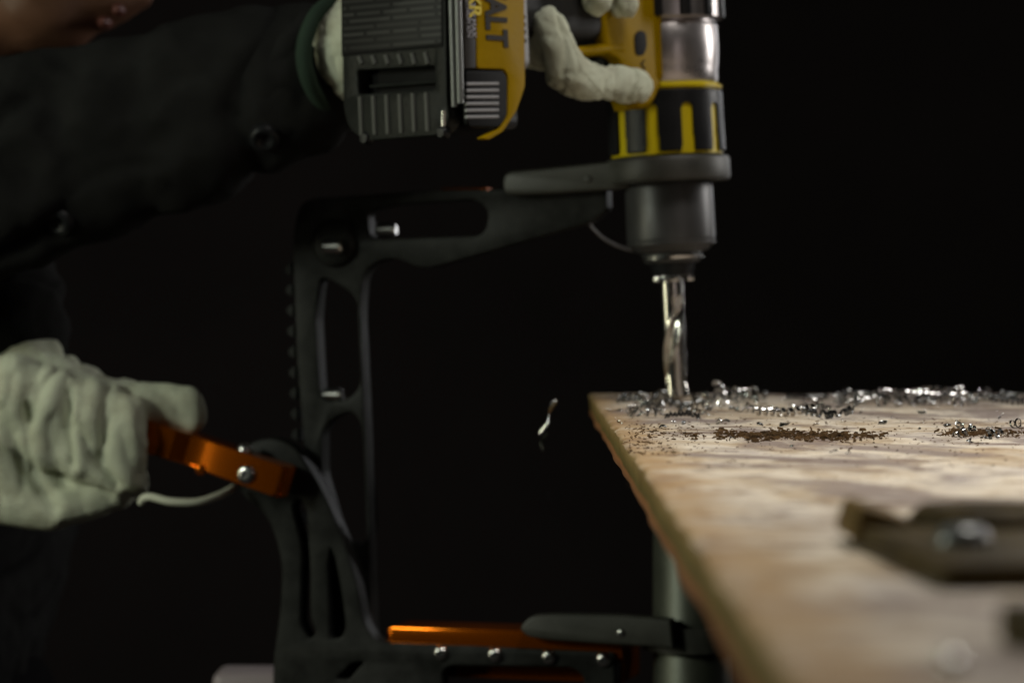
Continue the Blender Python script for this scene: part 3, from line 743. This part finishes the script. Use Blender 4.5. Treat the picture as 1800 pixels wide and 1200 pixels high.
# jacket: torso and both sleeves
def jdisp(p):
    q = Vector((p.x * 16 - p.z * 10, p.y * 10, p.z * 9 + p.x * 5)); a = noise.noise(q); b = noise.noise(q * 2.1 + Vector((3, 3, 3)))
    return wr(p, 0.0025, 22, 30, 22) + 0.0010 * noise.noise(p * 90) + 0.006 * (0.5 - math.exp(-(a / 0.10) ** 2)) - 0.002 * math.exp(-(b / 0.07) ** 2)
jk = blob([
    [(chest + Vector((0, 0, 0.06)), (0.13, 0.19, 0.11)), (chest + Vector((-0.02, 0, -0.04)), (0.12, 0.18, 0.10))],
    [(chest + Vector((0, -0.05, 0.08)), 0.09), (shR, 0.075), (elR, (0.062, 0.045, 0.062)), (P(0, 290, -0.005), (0.056, 0.036, 0.057)), (P(280, 210, -0.012), (0.050, 0.034, 0.0515)), (P(500, 148, -0.015), (0.0405, 0.034, 0.041)), (P(530, 140, -0.015), (0.039, 0.033, 0.040))],
    [(chest + Vector((0, 0.05, 0.08)), 0.09), (shL, 0.075), (elL, 0.060), (P(-40, 480, 0.13), 0.045), (P(8, 545, 0.085), 0.034), (P(20, 562, 0.072), 0.034)],
    [(neck + Vector((-0.03, 0, -0.04)), (0.07, 0.08, 0.03)), (chest + Vector((0, 0, 0.10)), (0.10, 0.14, 0.06))],
], 0.0045, 8, jdisp)
jacket = link('jacket', jk, 'jacket', person, 180)
link('cuff', blob([[(P(478, 154, -0.015), (0.030, 0.0355, 0.0422)), (P(508, 146, -0.015), (0.030, 0.0355, 0.0418)), (P(535, 140, -0.015), (0.030, 0.035, 0.041))]], 0.003, 5, lambda p: wr(p, 0.0012, 30, 40, 40)), 'jacket', jacket, 180)
jr = (P(535, 138, -0.015) - P(450, 160, -0.015)).normalized()
# cuff hem and snap buttons on the sleeve
ax = jr; sdv = Vector((0, 1, 0)); upc = ax.cross(sdv)
from mathutils.bvhtree import BVHTree
def surf(ob, px, py):
    bm = bmesh.new(); bm.from_mesh(ob.data); t = BVHTree.FromBMesh(bm); bm.free()
    loc, nr, _, _ = t.ray_cast(CAM - WLOC[ob], ray(px, py).normalized())
    return (loc + WLOC[ob], nr) if loc else None
for px, py in ((104, 389), (465, 243)):
    h = surf(jacket, px, py)
    if h:
        p, n = h; t = Vector((1, 0, 0)); t = (t - n * t.dot(n)).normalized()
        fr = frame(p, t, n.cross(t), n)
        b = link('snap_button', lathe(fr, [(0, 0.0010), (0.0030, 0.0012), (0.0042, 0.0030), (0.0062, 0.0030), (0.0076, 0.0016), (0.0078, -0.002), (0, -0.002)], 32), 'blackp', jacket, 60)
# trousers and boots
leg = lambda y: [(Vector((-0.40, y, -0.46)), (0.10, 0.095, 0.09)), (Vector((-0.38, y, -0.68)), 0.07), (Vector((-0.40, y, -0.90)), 0.055)]
link('trousers', blob([leg(0.21), leg(0.39), [(Vector((-0.41, 0.30, -0.24)), (0.125, 0.17, 0.08)), (Vector((-0.40, 0.30, -0.44)), (0.13, 0.17, 0.08)), (Vector((-0.40, 0.30, -0.52)), (0.12, 0.16, 0.06))]], 0.007, 6, lambda p: wr(p, 0.004, 14, 20, 14)), 'trouser', person, 180)
for y in (0.21, 0.39):
    link('boot', blob([[(Vector((-0.42, y, FLOOR_Z + 0.045)), (0.05, 0.045, 0.045)), (Vector((-0.27, y, FLOOR_Z + 0.032)), (0.05, 0.045, 0.032))], [(Vector((-0.41, y, FLOOR_Z + 0.05)), 0.05), (Vector((-0.405, y, FLOOR_Z + 0.10)), 0.05)]], 0.006, 4), 'boot', person, 180)
# glove on the lever
def ly(px): return 779 + (px - 300) * 0.353
ch = []
for i, px in enumerate((222, 152, 85, 20)):
    y = ly(px); rr = (0.0120, 0.0122, 0.0122, 0.0118)[i]; q = (0, 8, 6, -6)[i]
    ch.append([(P(px - 4, y - 45, YL + 0.026), rr * 1.15), (P(px - 6, y + 45, YL + 0.026), rr * 1.05), (P(px - 8, y + 98 + q, YL + 0.004), rr), (P(px - 2, y + 72 + q, YL - 0.020), rr), (P(px + 2, y + 10, YL - 0.025), rr * 0.98), (P(px + 4, y - 28, YL - 0.021), rr * 0.9)])
for dy, rr in ((-20, 0.0110), (15, 0.0112), (50, 0.0112), (85, 0.0110)):     # cloth bridging the fingers
    ch.append([(P(x, ly(x) + dy, YL - 0.0195), rr) for x in (10, 85, 150, 222)])
ch.append([(P(5, 880, YL - 0.008), 0.0135), (P(85, 893, YL - 0.008), 0.0125), (P(150, 880, YL - 0.008), 0.0120), (P(205, 862, YL - 0.006), 0.0110), (P(232, 842, YL - 0.006), 0.0100)])
ch.append([(P(30, 625, YL + 0.022), 0.019), (P(70, 672, YL + 0.018), 0.021), (P(140, 712, YL + 0.018), 0.020), (P(215, 720, YL + 0.018), 0.016)])
ch.append([(P(50, 650, YL + 0.0), 0.016), (P(115, 700, YL - 0.010), 0.017), (P(190, 722, YL - 0.012), 0.0155), (P(225, 735, YL - 0.008), 0.014)])
ch.append([(P(-5, 720, YL), 0.026), (P(0, 790, YL), 0.027), (P(25, 850, YL), 0.022), (P(95, 872, YL), 0.017), (P(160, 868, YL), 0.012)])
ch.append([(P(70, 740, YL), 0.026), (P(140, 780, YL + 0.003), 0.022)])
ch.append([(P(200, 712, YL - 0.002), 0.013), (P(262, 712, YL - 0.004), 0.0128), (P(300, 714, YL - 0.006), (0.0125, 0.0105, 0.0130)), (P(330, 716, YL - 0.007), (0.0100, 0.0090, 0.0125)), (P(338, 728, YL - 0.007), (0.0085, 0.008, 0.0105))])
def crease(p, amp, sx, sz, sy, seed, w_=0.055):
    q = Vector((p.x * sx + p.z * sx * 0.30 + seed, p.y * sy, p.z * sz))
    q += Vector((noise.noise(p * 55), 0, 0)) * 0.25
    a = noise.noise(q); b = noise.noise(q * 1.9 + Vector((4, 1, 8)))
    return -amp * (math.exp(-(a / w_) ** 2) + 0.6 * math.exp(-(b / w_) ** 2)) + amp * 0.9 * max(0, abs(a) - w_)
FOLDS = [  # where the cloth is drawn in: photograph-space polylines on the near side, depth in metres, half-width in pixels
    ([(-5, 725), (45, 830), (88, 893)], 0.0032, 9), ([(47, 715), (50, 800), (62, 842), (98, 890)], 0.0034, 8),
    ([(119, 690), (121, 770), (124, 815)], 0.0042, 6), ([(186, 682), (181, 720), (176, 822), (200, 853)], 0.0038, 7),
    ([(131, 750), (160, 800), (204, 852), (242, 884)], 0.0034, 9), ([(98, 648), (75, 682), (48, 742)], 0.0040, 8),
    ([(230, 690), (246, 720), (252, 760)], 0.0022, 8), ([(20, 660), (10, 720), (30, 790), (38, 850)], 0.0022, 9),
    ([(150, 668), (143, 720), (150, 770)], 0.0016, 9), ([(215, 760), (222, 810), (245, 835)], 0.0018, 9), ([(85, 740), (92, 800), (110, 850)], 0.0018, 9), ([(280, 690), (300, 712), (322, 735)], 0.0014, 8)]
def seg_d(p, a, b):
    ab = b - a; t = max(0, min(1, (p - a).dot(ab) / ab.dot(ab))); return (p - a - ab * t)
def to_px(p):
    d = p - CAM; f = d.dot(FWD); return Vector((900 + d.x / f / K, 600 - d.dot(UPV) / f / K))
FOLDV = [([Vector(q) for q in pl], dp, w_) for pl, dp, w_ in FOLDS]
def gdisp(p):
    q = to_px(p); h = 0.0
    q = q + Vector((noise.noise(p * 60), noise.noise(p * 60 + Vector((9, 9, 9))))) * 5
    if p.y < YL + 0.004:
        for pl, dp, w_ in FOLDV:
            d = min((seg_d(q, a, b) for a, b in zip(pl, pl[1:])), key=lambda v: v.length)
            sg = d.length if d.x > 0 else -d.length          # crisp on the left flank, soft roll on the right
            h -= 0.55 * dp * math.exp(-(sg / (w_ * (0.75 if sg < 0 else 1.25))) ** 2)
            h += dp * 0.26 * math.exp(-((sg - 2.6 * w_) / (1.6 * w_)) ** 2)
    return h + crease(p, 0.0005, 46, 14, 16, 3.0, 0.10) + 0.0003 * noise.noise(p * 120)
gl = blob(ch, 0.0013, 16, gdisp)
glove = link('glove', gl, 'glove', person, 180)
glove['label'] = 'white cotton glove closed around the orange lever'
# loose cuff rolls at the wrist
for a, b, r in (((14, 640), (88, 618), 0.0085), ((88, 668), (126, 640), 0.0060)):
    p0, p1 = P(*a, YL + 0.006), P(*b, YL + 0.010)
    link('cuff_roll', blob([[(p0, r), ((p0 + p1) / 2 + Vector((0, -0.006, 0.001)), r * 1.05), (p1, r * 0.9)]], 0.0014, 5, lambda p: wr(p, 0.0012, 70, 50, 40)), 'glove', glove, 180)
# glove on the drill handle
def HP(r, s, py): return DO + U * r + SD * s + DZ * zy(py)
gy = -0.075
ch2 = [
    [(P(552, 100, -0.020), (0.012, 0.020, 0.026)), (P(600, 92, -0.030), (0.02, 0.024, 0.029)), (P(720, 70, -0.045), 0.031), (P(850, 40, -0.045), 0.033), (HP(0.095, -0.020, 20), 0.024), (HP(0.075, -0.022, 60), 0.02)],
    [(HP(0.110, -0.012, 80), 0.013), (HP(0.105, 0.010, 104), 0.012), (HP(0.120, 0.022, 64), 0.0078), (HP(0.119, 0.025, 105), 0.0086), (HP(0.113, 0.025, 148), 0.0108), (HP(0.098, 0.024, 160), 0.0102), (HP(0.080, 0.023, 160), 0.0090), (HP(0.060, 0.022, 162), 0.0098), (HP(0.052, 0.021, 164), 0.0092)],
    [(HP(0.080, -0.022, -20), 0.012), (HP(0.078, 0.000, -55), 0.012), (HP(0.085, 0.023, -40), 0.0095), (HP(0.085, 0.0255, 24), 0.0088)],
    [(HP(0.060, -0.022, -20), 0.012), (HP(0.058, 0.000, -60), 0.012), (HP(0.064, 0.023, -40), 0.0090), (HP(0.064, 0.0250, 28), 0.0080)],
]
g2 = blob(ch2, 0.0013, 9, lambda p: crease(p, 0.0013, 60, 35, 35, 5.0, 0.08) + crease(p, 0.0006, 90, 90, 60, 2.0, 0.07))
glove2 = link('glove', g2, 'glove', person, 180)
glove2['label'] = 'white cotton glove with dark green hem gripping the drill handle'
hem_c = [P(600, -10, -0.035), P(560, 20, -0.047), P(540, 60, -0.053), P(534, 100, -0.054), P(542, 140, -0.052), P(562, 178, -0.044), P(592, 200, -0.034)]
link('glove_hem', tube(hem_c, [0.0032, 0.0038, 0.0042, 0.0042, 0.0042, 0.0038, 0.0032], 14), 'green', glove2, 180)

# ================================================================== THINGS ON THE BOARD
# rusty bracket with a bored collar, close to the lens
bk = thing('steel_bracket', B(1690, 975), 'dark rusty steel bracket with a shiny bored collar lying on the board', 'bracket')
base = [(B(1500, 960).x, B(1500, 960).y), (B(1655, 1038).x, B(1655, 1038).y), (B(1900, 1035).x, B(1900, 1035).y), (B(1900, 950).x, B(1900, 950).y), (B(1620, 942).x, B(1620, 942).y)]
IX = frame(Vector((0, 0, TOPZ + 0.0048)), Vector((1, 0, 0)), Vector((0, 1, 0)), Vector((0, 0, 1)))
link('base_plate', plate([fillet(base, 0.004)], IX, 0.0046, 0.0010), 'rust', bk)
cc = B(1745, 958); cc.z = TOPZ + 0.0046
cfr = frame(cc, Vector((1, 0, 0)), Vector((0, 1, 0)), Vector((0, 0, 1)))
col_ = link('collar', lathe(cfr, [(0.0095, 0.0), (0.0175, 0.0), (0.0170, 0.0020), (0.0150, 0.0038), (0.0110, 0.0040), (0.0095, 0.0032), (0.0095, 0.0)], 64), 'rust', bk)
bh = B(1692, 1002); bh.z = TOPZ + 0.0046
bfr = frame(bh, Vector((1, 0, 0)), Vector((0, 1, 0)), Vector((0, 0, 1)))
link('highlight_dome', lathe(bfr, [(0, 0.0042), (0.0028, 0.0040), (0.0046, 0.0030), (0.0053, 0.0012), (0.0053, 0.0), (0, 0.0)], 40), 'rail', bk)  # glossy dome added to give the bracket its highlight
link('end_lug', box(frame(B(1540, 956) + Vector((0, 0, 0.0050)), Vector((0.95, 0.0, -0.30)).normalized(), Vector((0, 1, 0)), Vector((0.30, 0, 0.95)).normalized()), -0.0062, 0.0050, -0.016, 0.014, -0.0050, 0.0028, 0.0016), 'lug', bk)
of = link('steel_offcut', box(frame(B(1853, 1140) + Vector((0, 0, 0.0032)), Vector((0.9, 0.43, 0)), Vector((-0.43, 0.9, 0)), Vector((0, 0, 1))), -0.0045, 0.008, -0.008, 0.008, -0.003, 0.003, 0.0009), 'rust')
tag(of, 'small dark steel offcut on the board in front of the bracket', 'offcut')

# metal shavings
def helix(turns, rad, pitch, width, wob, seed, irr=1.0):
    rnd = random.Random(seed); n = int(turns * 18); vs, fs = [], []
    ph = rnd.uniform(0, 6.28); bend = rnd.uniform(-0.5, 0.5) / (turns * pitch + 1e-6)
    for i in range(n + 1):
        t = i / 18; a = 2 * math.pi * t + ph
        r = rad * (1 + wob * math.sin(t * 1.7 + seed) + irr * 0.35 * noise.noise(Vector((t * 0.9, seed, 0)))) * (0.75 + 0.25 * min(1, t))
        x = t * pitch - turns * pitch / 2 + irr * 1.3 * pitch * noise.noise(Vector((t * 0.7, seed, 5)))
        oy, oz = irr * 1.6 * rad * noise.noise(Vector((t * 0.45, seed, 9))), irr * 0.9 * rad * noise.noise(Vector((t * 0.45, seed, 13)))
        wv = width * (1 + irr * 0.7 * noise.noise(Vector((t * 1.1, seed, 20))))
        for sft in (-0.5, 0.5):
            xx = x + sft * wv; rr2 = r * (1 + 0.10 * sft)
            vs.append(Vector((xx, rr2 * math.cos(a) + bend * xx * xx + oy, rr2 * math.sin(a) + 0.3 * bend * xx * xx + oz)))
    for i in range(n): fs.append((2 * i, 2 * i + 1, 2 * i + 3, 2 * i + 2))
    me = me_from(vs, fs); bm = bmesh.new(); bm.from_mesh(me)
    bmesh.ops.solidify(bm, geom=bm.faces[:], thickness=0.00025); bm.to_mesh(me); bm.free()
    me.polygons.foreach_set('use_smooth', [True] * len(me.polygons)); me.set_sharp_from_angle(angle=R(50))
    return me
def chip(seed):
    rnd = random.Random(seed); vs, fs = [], []; n = 7; ln = rnd.uniform(0.003, 0.006); w_ = rnd.uniform(0.0006, 0.0013); cv = rnd.uniform(0.7, 2.6)
    for i in range(n):
        a = (i / (n - 1) - 0.5) * cv; r = ln / cv
        for s_ in (-1, 1): vs.append(Vector((r * math.sin(a), s_ * w_ * (1 - 0.6 * abs(i / (n - 1) - 0.5)) + 0.0008 * a, r * (1 - math.cos(a)))))
    for i in range(n - 1): fs.append((2 * i, 2 * i + 1, 2 * i + 3, 2 * i + 2))
    me = me_from(vs, fs); bm = bmesh.new(); bm.from_mesh(me)
    bmesh.ops.solidify(bm, geom=bm.faces[:], thickness=0.0002); bm.to_mesh(me); bm.free()
    me.polygons.foreach_set('use_smooth', [True] * len(me.polygons)); return me
LONG = [helix(t, r, p, p * 0.5, w_, s) for t, r, p, w_, s in ((9, .0020, .0026, .06, 1), (10, .0017, .0023, .12, 2), (8, .0021, .0028, .10, 3), (6, .0023, .0034, .18, 4), (10, .0015, .0022, .15, 5))]
SHORT = [helix(t, r, p, p * 0.5, w_, s) for t, r, p, w_, s in ((3, .0019, .0024, .2, 11), (2.2, .0024, .0028, .25, 12), (4, .0014, .0020, .2, 13), (1.6, .0027, .0032, .3, 14), (3.4, .0017, .0030, .3, 15))]
LONG[0] = helix(9, .0021, .0032, .0017, .04, 1, 0.22); LONG[1] = helix(8, .0019, .0029, .0015, .08, 2, 0.35)
CHIP = [chip(s) for s in range(8)]
for q in LONG + SHORT + CHIP: q.materials.append(M['swarf'])
LONGD = [q.copy() for q in LONG]; SHORTD = [q.copy() for q in SHORT]; CHIPD = [q.copy() for q in CHIP]
for q in LONGD + SHORTD + CHIPD: q.materials.clear(); q.materials.append(M['swarfdark'])
def put(name, me, px, py, up, yaw, tilt, label, cat, group, scale=1.0, roll=None):
    o = bpy.data.objects.new(name, me); COL.objects.link(o)
    o.scale = (scale,) * 3
    o.rotation_euler = (random.uniform(0, 6.28) if roll is None else roll, R(tilt), R(yaw))
    o.location = B(px, py)
    m = o.rotation_euler.to_matrix()
    zmin = min((m @ (v.co * scale)).z for v in me.vertices)
    o.location.z = TOPZ - zmin + up - 0.0002
    return tag(o, label, cat, group)
G1 = 'long spiral shavings lying on the board'
def long_(i, px, py, up=0, yaw=0, tilt=0, dark=False, sc=1.0):
    me = (LONGD if dark else LONG)[i % 5]
    if dark: return put('spiral_shaving', me, px, py, up, yaw, tilt, 'long dull dark spiral shaving curled on the wooden board', 'shaving', 'dull long spirals on the board', sc)
    return put('spiral_shaving', me, px, py, up, yaw, tilt, 'long bright silver spiral shaving curled on the wooden board', 'shaving', G1, sc)
long_(0, 1372, 732, 0, 3); long_(1, 1455, 736, 0, -4, 0, True); long_(2, 1296, 703, 0.001, 10, 0, False, 0.9)
long_(3, 1300, 706, 0, -15, 0, True); long_(4, 1530, 712, 0.001, 6); long_(1, 1585, 706, 0.003, -8); long_(0, 1640, 708, 0.002, 12)
long_(2, 1610, 712, 0.0, -12, 0, True); long_(3, 1690, 708, 0.001, 5); long_(4, 1560, 704, 0.0, 30, 0, True); long_(1, 1745, 706, 0.0, -6, 0, True)
long_(0, 1780, 712, 0.0, 14, 4, True, 0.9); long_(2, 1150, 708, 0.0, 12, 0, True); long_(4, 1165, 718, 0.0, -8, 0, True); long_(1, 1205, 716, 0, 20, 0, True, 0.8)
long_(3, 1110, 712, 0.0, -35, 0, True, 0.8); long_(0, 1200, 736, 0, -6, 0, True, 0.55); long_(2, 1240, 706, 0.0, 4, 0, True, 0.8); long_(3, 1660, 701, 0.002, -3); long_(1, 1520, 700, 0.0, 2); long_(0, 1420, 703, 0, 5, 0, True, 0.8)
rs = random.Random(21)
def scatter(n, x0, x1, y0, y1, kind, dark, label, group, upmax=0.0, sc=(0.6, 1.1)):
    for _ in range(n):
        px, py = rs.uniform(x0, x1), rs.uniform(y0, y1)
        e = B(px, py)
        pool = {('s', 0): SHORT, ('s', 1): SHORTD, ('c', 0): CHIP, ('c', 1): CHIPD}[(kind, dark)]
        put('curled_shaving' if kind == 's' else 'metal_chip', rs.choice(pool), px, py, rs.uniform(0, upmax), rs.uniform(0, 360), rs.uniform(-25, 25), label, 'shaving' if kind == 's' else 'chip', group, rs.uniform(*sc))
scatter(30, 1480, 1740, 697, 716, 's', 0, 'short bright curl in the heap of shavings along the far edge', 'bright curls heaped at the far edge', 0.0020, (0.35, 0.8))
scatter(36, 1470, 1795, 697, 716, 's', 1, 'short dull curl in the heap of shavings along the far edge', 'dull curls heaped at the far edge', 0.0016, (0.4, 0.85))
scatter(36, 1080, 1255, 699, 734, 's', 1, 'short dull curl piled around the drill bit', 'dull curls around the drill bit', 0.0008, (0.35, 0.75))
scatter(7, 1090, 1250, 700, 725, 's', 0, 'short bright curl piled around the drill bit', 'bright curls around the drill bit', 0.0008, (0.4, 0.75))
scatter(12, 1255, 1480, 698, 722, 's', 0, 'short bright curl between the drill bit and the heap', 'bright curls between bit and heap', 0.001, (0.4, 0.8))
scatter(10, 1255, 1480, 698, 742, 's', 1, 'short dull curl between the drill bit and the heap', 'dull curls between bit and heap', 0.0, (0.4, 0.8))
scatter(60, 1080, 1790, 698, 750, 'c', 0, 'tiny bright metal chip scattered among the curls', 'bright chips scattered on the board', 0.0, (0.3, 0.7))
scatter(30, 1080, 1790, 700, 760, 'c', 1, 'tiny dull metal chip scattered among the curls', 'dull chips scattered on the board', 0.0, (0.4, 0.9))
scatter(7, 1650, 1790, 748, 772, 's', 1, 'short dull curl lying in the wood dust near the bracket side', 'dull curls in the wood dust', 0.0, (0.4, 0.7))
scatter(8, 1250, 1790, 762, 800, 'c', 1, 'tiny dull metal chip lying alone on the bare board', 'dull chips on bare board', 0.0, (0.4, 0.8))
o = put('metal_chip', CHIP[2], 1080, 722, 0.0, 30, 0, 'curved bright chip beside the corner of the board', 'chip', None, 1.5, 0.0)
# shaving that sticks up beside the bit, and one hanging in the air left of the board
o = put('curled_shaving', SHORT[1], 1262, 704, 0.004, 60, 60, 'bright open curl standing up beside the drill bit', 'shaving', None, 0.9)
def falling(name, pts, r, label):
    o = link(name, tube(pts, r, 8), 'swarf', None, 180); return tag(o, label, 'shaving')
rib = []
n = 40; vs, fs = [], []
for i in range(n + 1):
    t = i / n; c = P(975 - 22 * math.sin(t * 1.75), 703 + 90 * t, -0.01)
    a = t * 5.0
    w_ = Vector((math.cos(a) * 0.8, math.sin(a), 0.25)).normalized() * 0.0026 * (0.5 + 0.5 * math.sin(math.pi * min(1, t * 1.1 + 0.1)))
    vs += [c - w_, c + w_]
for i in range(n): fs.append((2 * i, 2 * i + 1, 2 * i + 3, 2 * i + 2))
me = me_from(vs, fs); bm = bmesh.new(); bm.from_mesh(me); bmesh.ops.solidify(bm, geom=bm.faces[:], thickness=0.0003); bm.to_mesh(me); bm.free()
tag(link('falling_shaving', me, 'swarf', None, 180), 'twisted silver shaving falling through the air beside the board corner', 'shaving')
fc = CHIPD[3].copy(); fo = bpy.data.objects.new('falling_chip', fc); COL.objects.link(fo); fo.location = P(965, 871, -0.02); fo.rotation_euler = (0.4, 1.2, 0.3); fo.scale = (0.6,) * 3
tag(fo, 'tiny dim chip falling below the twisted silver shaving', 'chip')
# metal chip close to the lens, shaped as a bead for its glint
bd = link('glint_chip', lathe(frame(B(1672, 1186) + Vector((0, 0, 0.0015)), Vector((1, 0, 0)), Vector((0, 1, 0)), Vector((0, 0, 1))), [(0.0020 * math.sin(R(a)), -0.0016 * math.cos(R(a))) for a in range(0, 181, 15)], 24), 'steel', None, 180)
tag(bd, 'tiny shiny metal chip, rounded for its glint, on the board in front of the bracket', 'bead')

# wood dust and splinters: nobody could count them
def dust():
    vs, fs = [], []; rd = random.Random(5)
    def flake(px, py, s_, up):
        c = B(px, py, up); a = rd.uniform(0, 6.28); t = rd.uniform(-0.5, 0.5)
        l = s_ * rd.uniform(0.6, 1.8); w_ = s_ * rd.uniform(0.25, 0.6); h = s_ * rd.uniform(0.15, 0.5)
        ux = Vector((math.cos(a), math.sin(a), t * 0.6)).normalized() * l; uy = Vector((-math.sin(a), math.cos(a), rd.uniform(-.3, .3))).normalized() * w_; uz = Vector((0, 0, h))
        b0 = len(vs)
        for sx_, sy_, sz_ in ((-1, -.6, 0), (1, -.4, .3), (.8, .7, 0), (-.9, .6, .2), (-.7, -.4, 1), (.8, -.2, 1.1), (.5, .5, .9), (-.6, .4, 1)):
            vs.append(c + ux * sx_ * 0.5 + uy * sy_ * 0.5 + uz * (sz_ + 0.1))
        fs.extend([tuple(b0 + i for i in f) for f in ((0, 3, 2, 1), (4, 5, 6, 7), (0, 1, 5, 4), (1, 2, 6, 5), (2, 3, 7, 6), (3, 0, 4, 7))])
    for _ in range(1500):
        px = rd.triangular(1120, 1580, 1440)
        den = noise.noise(Vector((px * 0.035, 4, 0))) + 0.6 * noise.noise(Vector((px * 0.11, 9, 0))) + 0.30 * (px > 1280)
        if den < rd.uniform(-0.25, 0.45): continue
        g = rd.gauss(0, 1)
        py = 767 + 5 * noise.noise(Vector((px * 0.02, 0, 3))) + 4.0 * g
        flake(px, py, rd.uniform(0.0004, 0.0024), rd.uniform(0, 0.0015) * max(0, 1 - abs(g) / 1.5) * max(0.1, den))
    for _ in range(420):
        px = rd.triangular(1640, 1810, 1700); flake(px, 764 + rd.gauss(0, 2.6), rd.uniform(0.0006, 0.002), rd.uniform(0, 0.0010))
    for _ in range(500):
        flake(rd.uniform(1090, 1800), 735 + abs(rd.gauss(0, 38)), rd.uniform(0.0004, 0.0012), 0)
    for _ in range(260):
        flake(1105 + abs(rd.gauss(0, 55)), rd.uniform(745, 800), rd.uniform(0.0005, 0.0013), 0)
    o = link('wood_dust', me_from(vs, fs), 'dust', None, 0)
    tag(o, 'brown wood dust and splinters strewn across the board', 'wood dust', kind='stuff')
dust()
